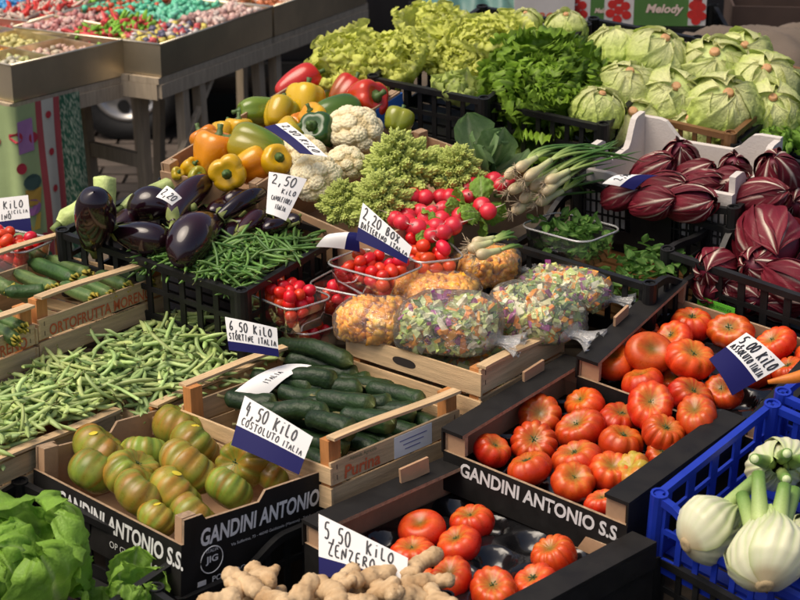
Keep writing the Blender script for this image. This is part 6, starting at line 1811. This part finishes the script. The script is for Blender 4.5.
for i in (2, 1, 0):
    for j in (1, 0):
        x0 = -w / 2 + w * i / 3 + .015; y0 = -d / 2 + d * j / 2 + .015
        candies(F_, x0, x0 + w / 3 - .03, y0, y0 + d / 2 - .03, -.018, 230, pb[k], .011, 'loose_sweets', 'loose ' + nb_[k] + ' sweets in the tray on the bench', 40 + k, 'stick' if k in (3,) else 'lump')
        k += 1
shifted('TB', 'TC', 0, CR['TB'][7] + .012, 0)
sweet_tray('TC', .105, 3, 2, 'steel tray at the far end of the sweet bench')
candies(frame('TC'), -w / 2 + .02, w / 2 - .02, -d / 2 + .02, d / 2 - .02, -.03, 500, [(.5, .15, .05), (.6, .4, .3)], .012, 'loose_sweets', 'loose orange sweets at the far end of the bench', 60)
# back rows, seen as the far half of the stall
shifted('TB', 'TD', -CR['TB'][6] - .012, .1, 0)
sweet_tray('TD', .105, 3, 2, 'steel tray of mint and red liquorice sweets at the back')
F_ = frame('TD')
for i, (pl, lb) in enumerate([([(.55, .35, .3), (.6, .45, .35)], 'dusty pink'), ([(.04, .25, .6), (.08, .35, .65)], 'bright blue'), ([(.6, .04, .03), (.65, .5, .4)], 'red and white'), ([(.5, .3, .25)], 'rose brown'), ([(.14, .5, .32)], 'sea green'), ([(.22, .5, .04)], 'lime green')]):
    a, b = i % 3, i // 3
    candies(F_, -w / 2 + w * a / 3 + .015, -w / 2 + w * (a + 1) / 3 - .015, -d / 2 + d * b / 2 + .015, -d / 2 + d * (b + 1) / 2 - .015, -.01, 240, pl, .011, 'loose_sweets', 'loose ' + lb + ' sweets in the back tray', 70 + i, 'stick' if i == 2 else 'lump')

def bench(key, label, drop, legs, x_in=.0):
    w, d = CR[key][6:8]; x, y = w / 2, d / 2
    root = empty('wooden_bench', frame(key), label, 'table')
    n = 5
    for i in range(n):
        a = -x + w * i / n
        link('top_board', MB().box((a + .002, -y - .015, -drop - .022), (a + w / n - .002, y + .015, -drop - .001)).mesh('top_board', M_TIMB, False), root)
    for s in (-1, 1):
        link('apron', MB().box((-x + .01, s * (y + .004) - .012, -drop - .075), (x - .01, s * (y + .004) + .012, -drop - .023)).mesh('apron', M_TIMB, False), root)
    link('apron', MB().box((x - .024, -y - .008, -drop - .070), (x + .004, y + .008, -drop - .0235)).mesh('apron', M_TIMB, False), root)
    H = CR[key][2]
    for (lx, ly, ex, ey) in legs:
        link('leg', MB().beam((lx, ly, -drop - .024), (ex, ey, -H + .004), .034, .034, up=(1, 0, 0)).mesh('leg', M_TIMB, False), root)
    return root
w, d = CR['TA'][6:8]; x, y = w / 2, d / 2
b1 = bench('TA', 'grey timber trestle under the sweet tray with printed cloth', .117, [(x - .04, y - .03, x - .04, y - .02), (x - .34, y - .03, x - .28, y - .03), (-x + .06, y - .05, -x + .04, y), (x - .03, -y + .03, x - .01, -y + .02), (-x + .06, -y + .05, -x + .04, -y + .04)])
link('rail', MB().beam((-x + .05, y - .03, -.44), (x - .04, y - .03, -.44), .022, .05).mesh('rail', M_TIMB, False), b1)
link('rail', MB().beam((-x + .05, y - .03, -.24), (x - .36, y - .03, -.24), .022, .04).mesh('rail', M_TIMB, False), b1)
w, d = CR['TB'][6:8]; x, y = w / 2, d / 2
b2 = bench('TB', 'grey timber bench under the pink sweet trays', .107, [(x - .02, -y + .14, x - .02, -y + .16), (x - .02, -y + .24, x - .02, -y + .28), (-x + .05, -y + .1, -x + .03, -y + .1), (x - .04, y - .05, x - .02, y - .03), (-x + .05, y - .05, -x + .03, y - .03)])
link('brace', MB().beam((x - .0, -y - .03, -.52), (x - .02, -y + .33, -.17), .016, .02, up=(1, 0, 0)).mesh('brace', M_TIMB, False), b2)
w, d = CR['TC'][6:8]; x, y = w / 2, d / 2
bench('TC', 'grey timber bench at the far end of the sweet stall', .107, [(x - .04, y - .06, x - .02, y - .05), (x - .04, -y + .06, x - .02, -y + .05), (-x + .05, y - .06, -x + .03, y - .04), (-x + .05, -y + .06, -x + .03, -y + .04)])
bench('TD', 'grey timber bench at the back of the sweet stall', .107, [(x - .04, y - .06, x - .02, y - .05), (x - .04, -y + .06, x - .02, -y + .05), (-x + .05, y - .06, -x + .03, y - .04), (-x + .05, -y + .06, -x + .03, -y + .04)])

# printed oilcloth hanging from the trestle
w, d = CR['TA'][6:8]; x, y = w / 2, d / 2
clo = empty('tablecloth', frame('TA'), 'pale green cloth printed with cupcakes and cherries, red and floral borders', 'tablecloth')
Ltot = .70 + d * .46
def cloth_pt(s, z, off=0.0):
    """s: metres along the hem path (round the corner), z: metres below the bench top"""
    fold = (.012 * math.sin(s * 34) + .008 * math.sin(s * 61 + 1)) * min(1, z * 3) * (.6 if s > .7 else 1) + .006 * math.sin(z * 9 + s * 5)
    if s < .70:
        return (x - .70 + s, -y - .035 - fold - off, -.12 - z)
    q = s - .70
    return (x + .035 + fold + off, -y - .035 + q, -.12 - z)
M_CLO = mat('printed_cloth', attr=True, rough=.75, var=.06, vscale=20, bump=.2, bscale=200)
def strip(s0, s1, col, name, ns=24, speck=None):
    mb = MB(); ss = np.linspace(s0, s1, ns); zs = np.linspace(0, .72, 40 if speck is None else 90)
    G = np.array([[cloth_pt(s, z) for z in zs] for s in ss])
    C = np.tile(np.array(col), (len(ss), len(zs), 1))
    if speck is not None:
        rr = np.random.default_rng(3)
        C = np.where(rr.random((len(ss), len(zs), 1)) < .33, np.array(speck), C)
    mb.grid(G, col=C)
    link(name, mb.mesh(name, M_CLO), clo)
e0 = Ltot
strip(0, e0 - .185, (.36, .46, .20), 'cupcake_field', 60)
strip(e0 - .1845, e0 - .160, (.42, .07, .07), 'red_border', 4)
strip(e0 - .1595, e0 - .110, (.58, .55, .44), 'cream_border', 6)
strip(e0 - .1095, e0 - .085, (.42, .07, .07), 'red_border', 4)
strip(e0 - .0845, e0, (.03, .12, .06), 'floral_border', 30, (.40, .45, .30))
def printed(shape, col, name):
    mb = MB()
    P = [cloth_pt(s, z, .003) for s, z in shape]
    mb.add(P, [tuple(range(len(P)))], 0, np.array(col))
    link(name, mb.mesh(name, M_CLO, False), clo)
def disc(s, z, r, n=12, fx=1, fz=1): return [(s + fx * r * math.cos(a), z + fz * r * math.sin(a)) for a in np.linspace(0, 2 * pi, n, endpoint=False)]
for (s, z) in ((e0 - .135, .05), (e0 - .135, .17), (e0 - .135, .29), (e0 - .135, .41)):
    printed(disc(s, z, .012), (.5, .03, .04), 'printed_cherry')
for (s, z) in ((.715, .10), (.775, .11), (.72, .20), (.78, .44), (.60, .42), (.64, .12), (.735, .44)):
    printed(disc(s, z, .018), (.46, .03, .05), 'printed_cherry')
for (s, z, c1, c2) in ((.755, .25, (.05, .10, .08), (.55, .33, .05)), (.742, .33, (.38, .15, .36), (.6, .4, .06)), (.6, .2, (.4, .16, .36), (.6, .4, .06))):
    printed(disc(s, z, .035, 12, 1, .75), c1, 'printed_icing')
    printed([(s - .032, z + .022), (s + .032, z + .022), (s + .022, z + .075), (s - .022, z + .075)][::-1], c2, 'printed_cake')
printed([(.715, .05), (.775, .045), (.775, .15), (.715, .155)][::-1], (.42, .20, .40), 'printed_apron')
for (s, z) in ((.77, .50), (.73, .52), (.6, .5)):
    printed(disc(s, z, .03, 10, 1.2, .6), (.03, .14, .07), 'printed_leaf')

# ------------------------------------------------------------------ parked van behind
M_PAINT = mat('black_van_paint', (.012, .012, .014), .28, coat=.4, var=.1, vscale=3)
M_RUB = mat('tyre_rubber', (.010, .010, .010), .75, bump=.3, bscale=80)
van = empty('parked_van', T(0, 7.75, 0), 'black van parked behind the sweet stall', 'van')
prof = [(.0, .20), (-.04, .32), (-.07, .55), (-.08, .85), (-.05, 1.0), (.02, 1.55), (.10, 1.85), (.25, 1.95)]
xs = [-2.25, -2.2, -2.1, 2.9, 3.0, 3.05]; ins = [.25, .08, .0, .0, .08, .25]
rows = []
for xx, iv in zip(xs, ins):
    left = [(xx, dy + iv * .6, z if z < .3 else z - iv * .3) for dy, z in prof]
    right = [(xx, 1.75 - dy - iv * .6, z if z < .3 else z - iv * .3) for dy, z in prof[::-1]]
    rows.append(left + right)
mb = MB().grid(np.array(rows), closed_v=True)
nn = len(rows[0]); mb.f += [tuple(range(nn)), tuple(mb.n - 1 - i for i in range(nn))]; mb.mi += [0, 0]
link('body', mb.mesh('van_body', M_PAINT), van)
link('sill_strip', MB().box((-2.0, -.095, .30), (2.8, -.06, .36)).mesh('sill_strip', M_BLACK, False), van)
for wx in (-1.22, 1.95):
    for wy, s in ((-.06, -1), (1.80, 1)):
        th = np.linspace(0, 2 * pi, 36, endpoint=False)
        def ringG(pr): return np.array([[(wx + r * math.cos(a), wy + s * yy, .255 + r * math.sin(a)) for a in th] for r, yy in pr])
        tyre = link('wheel', MB().grid(ringG([(.15, -.10), (.24, -.09), (.255, -.05), (.255, .03), (.235, .065), (.16, .06), (.15, .03)]), closed_v=True).mesh('wheel', M_RUB), van)
        mb = MB()
        G = ringG([(.158, .05), (.15, .062), (.135, .055), (.128, .02), (.05, .03), (.035, .045), (.003, .045)])
        mb.grid(G, closed_v=True)
        rim = link('rim', mb.mesh('rim', mat('alloy_rim', (.42, .41, .39), .35, metal=.7)), tyre)
        for k in range(6):
            a = k * pi / 3 + .3
            c = (wx + .092 * math.cos(a), wy + s * .028, .255 + .092 * math.sin(a))
            link('rim_hole', MB().add([(c[0] + .028 * math.cos(q), c[1] + s * .003, c[2] + .028 * math.sin(q)) for q in np.linspace(0, 2 * pi, 14, endpoint=False)], [tuple(range(14))]).mesh('rim_hole', M_RUB, False), tyre)

# ------------------------------------------------------------------ cartons and sacks behind the lettuces
def stack_box(name, c, yaw, w, d, h, m, label, cat='carton'):
    root = empty(name, T(*c) @ Matrix.Rotation(yaw, 4, 'Z'), label, cat)
    t = .008; x, y = w / 2, d / 2
    for a, b in (((-x, -y, 0), (x, -y + t, h)), ((-x, y - t, 0), (x, y, h)), ((-x, -y + t, 0), (-x + t, y - t, h)), ((x - t, -y + t, 0), (x, y - t, h))):
        link('wall', MB().box(a, b).mesh('carton_wall', m, False), root)
    link('bottom', MB().box((-x + t, -y + t, 0), (x - t, y - t, .008)).mesh('carton_bottom', m, False), root)
    return root
M_GRNC = mat('green_printed_card', (.06, .15, .03), .6, var=.15, vscale=10)
M_WHC = mat('white_printed_card', (.52, .49, .46), .6, var=.1, vscale=10)
M_REDP = mat('tomato_print', (.46, .02, .015), .5, var=.2, vscale=30)
M_DARKC = mat('dark_stack', (.016, .015, .015), .7, var=.3)
base = Vector((.99, 5.93, .0))
for k in range(4):
    CR['SB%d' % k] = (.80, 6.02, .235 + k * .222, -.06, 0, 0, .62, .40)
    plastic_crate('plastic_crate', 'SB%d' % k, .21, ['lowest', 'second', 'third', 'topmost'][k] + ' black crate in the stack under the green carton', bars=(10, 7))
mel = stack_box('tomato_carton', (.80, 5.98, .905), -.08, .44, .30, .115, M_GRNC, 'green printed tomato carton with white lettering behind the lettuces')
face_text(mel, 'Melody', (.035, -.1515, .035), (1, 0, 0), (0, 0, 1), .125, .038, mat('cream_print', (.66, .5, .42), .6), .25, .03)
face_text(mel, 'Melody', (-.135, -.1515, .035), (1, 0, 0), (0, 0, 1), .06, .022, mat('cream_print', (.66, .5, .42), .6), .25, .03)
for gx, q in ((-.055, 1.0), (-.20, 1.0), (.205, .6)):
    link('white_print', MB().box((gx - .048 * q, -.1508, .003), (gx + .05 * q, -.1502, .112)).mesh('white_print', M_WHC, False), mel)
    for k, (a, b) in enumerate(((0, .085), (-.022, .07), (.022, .065), (0, .05), (-.028, .04), (.026, .035), (-.004, .02), (.004, .104))):
        link('printed_tomato', MB().add([(gx + a * q + .016 * math.cos(t), -.1512 - k * .0002, b + .015 * math.sin(t)) for t in np.linspace(0, 2 * pi, 14, endpoint=False)], [tuple(range(14))]).mesh('printed_tomato', M_REDP, False), mel)
mel2 = stack_box('tomato_carton', (.82, 6.0, 1.022), -.05, .44, .30, .115, M_GRNC, 'upper green printed tomato carton of the stack')
wh = stack_box('white_carton', (.49, 5.96, .905), -.05, .20, .28, .10, M_WHC, 'white carton with red print beside the green one')
face_text(wh, 'CAROTE', (-.07, -.1415, .02), (1, 0, 0), (0, 0, 1), .15, .026, M_PRINTR, .1, .03)
for k in range(3):
    CR['SD%d' % k] = (1.36, 6.30, .30 + k * .262, -.1, 0, 0, .60, .40)
    sb = stack_box('tomato_carton', (1.40, 6.3, .02 + k * .30), -.1, .42, .36, .29, mat('brown_dark_card', (.06, .035, .025), .8, var=.2), ['lowest', 'middle', 'top'][k] + ' dark brown carton with orange red printed tomatoes')
    for a in (-.15, -.08, .10):
        for t_ in range(2):
            link('printed_tomato', MB().add([(a + .022 * math.cos(q), -.1812 - t_ * .0003, .10 + t_ * .08 + .03 * math.sin(q)) for q in np.linspace(0, 2 * pi, 14, endpoint=False)], [tuple(range(14))]).mesh('printed_tomato', mat('orange_print', (.36, .04, .012), .6), False), sb)
# teal plastic sheet bunched on the crates
def bunched(name, c, a, b, h, m, label, cat, seed):
    n1, n2 = 40, 30
    u = np.linspace(-1, 1, n1); v = np.linspace(-1, 1, n2)
    U, V = np.meshgrid(u, v, indexing='ij')
    Z = h * (1 - np.maximum(np.abs(U), np.abs(V)) ** 3) + .12 * h * sn(np.stack([U * 5, V * 5], -1), 2, seed) + .12 * h * np.sin(14 * U + 5 * V + 3 * np.sin(3 * V))
    o = link(name, MB().grid(np.stack([U * a, V * b, np.clip(Z, -.02, None)], -1)).mesh(name, m), None, T(*c))
    o.data.polygons.foreach_set('use_smooth', [True] * len(o.data.polygons))
    return tag(o, label, cat)
CR['SE'] = (.30, 6.0, .90, -.1, 0, 0, .36, .40)
for k in range(4):
    CR['SE%d' % k] = (.22, 6.05, .235 + k * .222, -.02, 0, 0, .36, .40)
    plastic_crate('plastic_crate', 'SE%d' % k, .21, ['lowest', 'second', 'third', 'topmost'][k] + ' black crate in the stack under the teal sheet', bars=(7, 7))
bunched('plastic_sheet', (.24, 6.0, .91), .20, .16, .09, mat('teal_sheet', (.10, .22, .19), .45, transl=.2), 'bunched teal plastic sheet on the black crates', 'sheet', 4)
bunched('burlap_sack', (1.17, 5.42, .84), .34, .22, .13, mat('burlap', (.13, .10, .075), .9, bump=.5, bscale=200, var=.2, vscale=6), 'wrinkled tan sack behind the iceberg crate', 'sack', 8)
sk_ = stack_box('brown_carton', (1.17, 5.42, .46), -.3, .5, .40, .36, M_DARKC, 'dark box under the wrinkled tan sack')
link('foot', MB().box((-.2, -.15, -.46), (.2, .15, -.001)).mesh('foot', M_DARKC, False), sk_)

# no object of a thing is left with unapplied render state
bpy.context.view_layer.update()
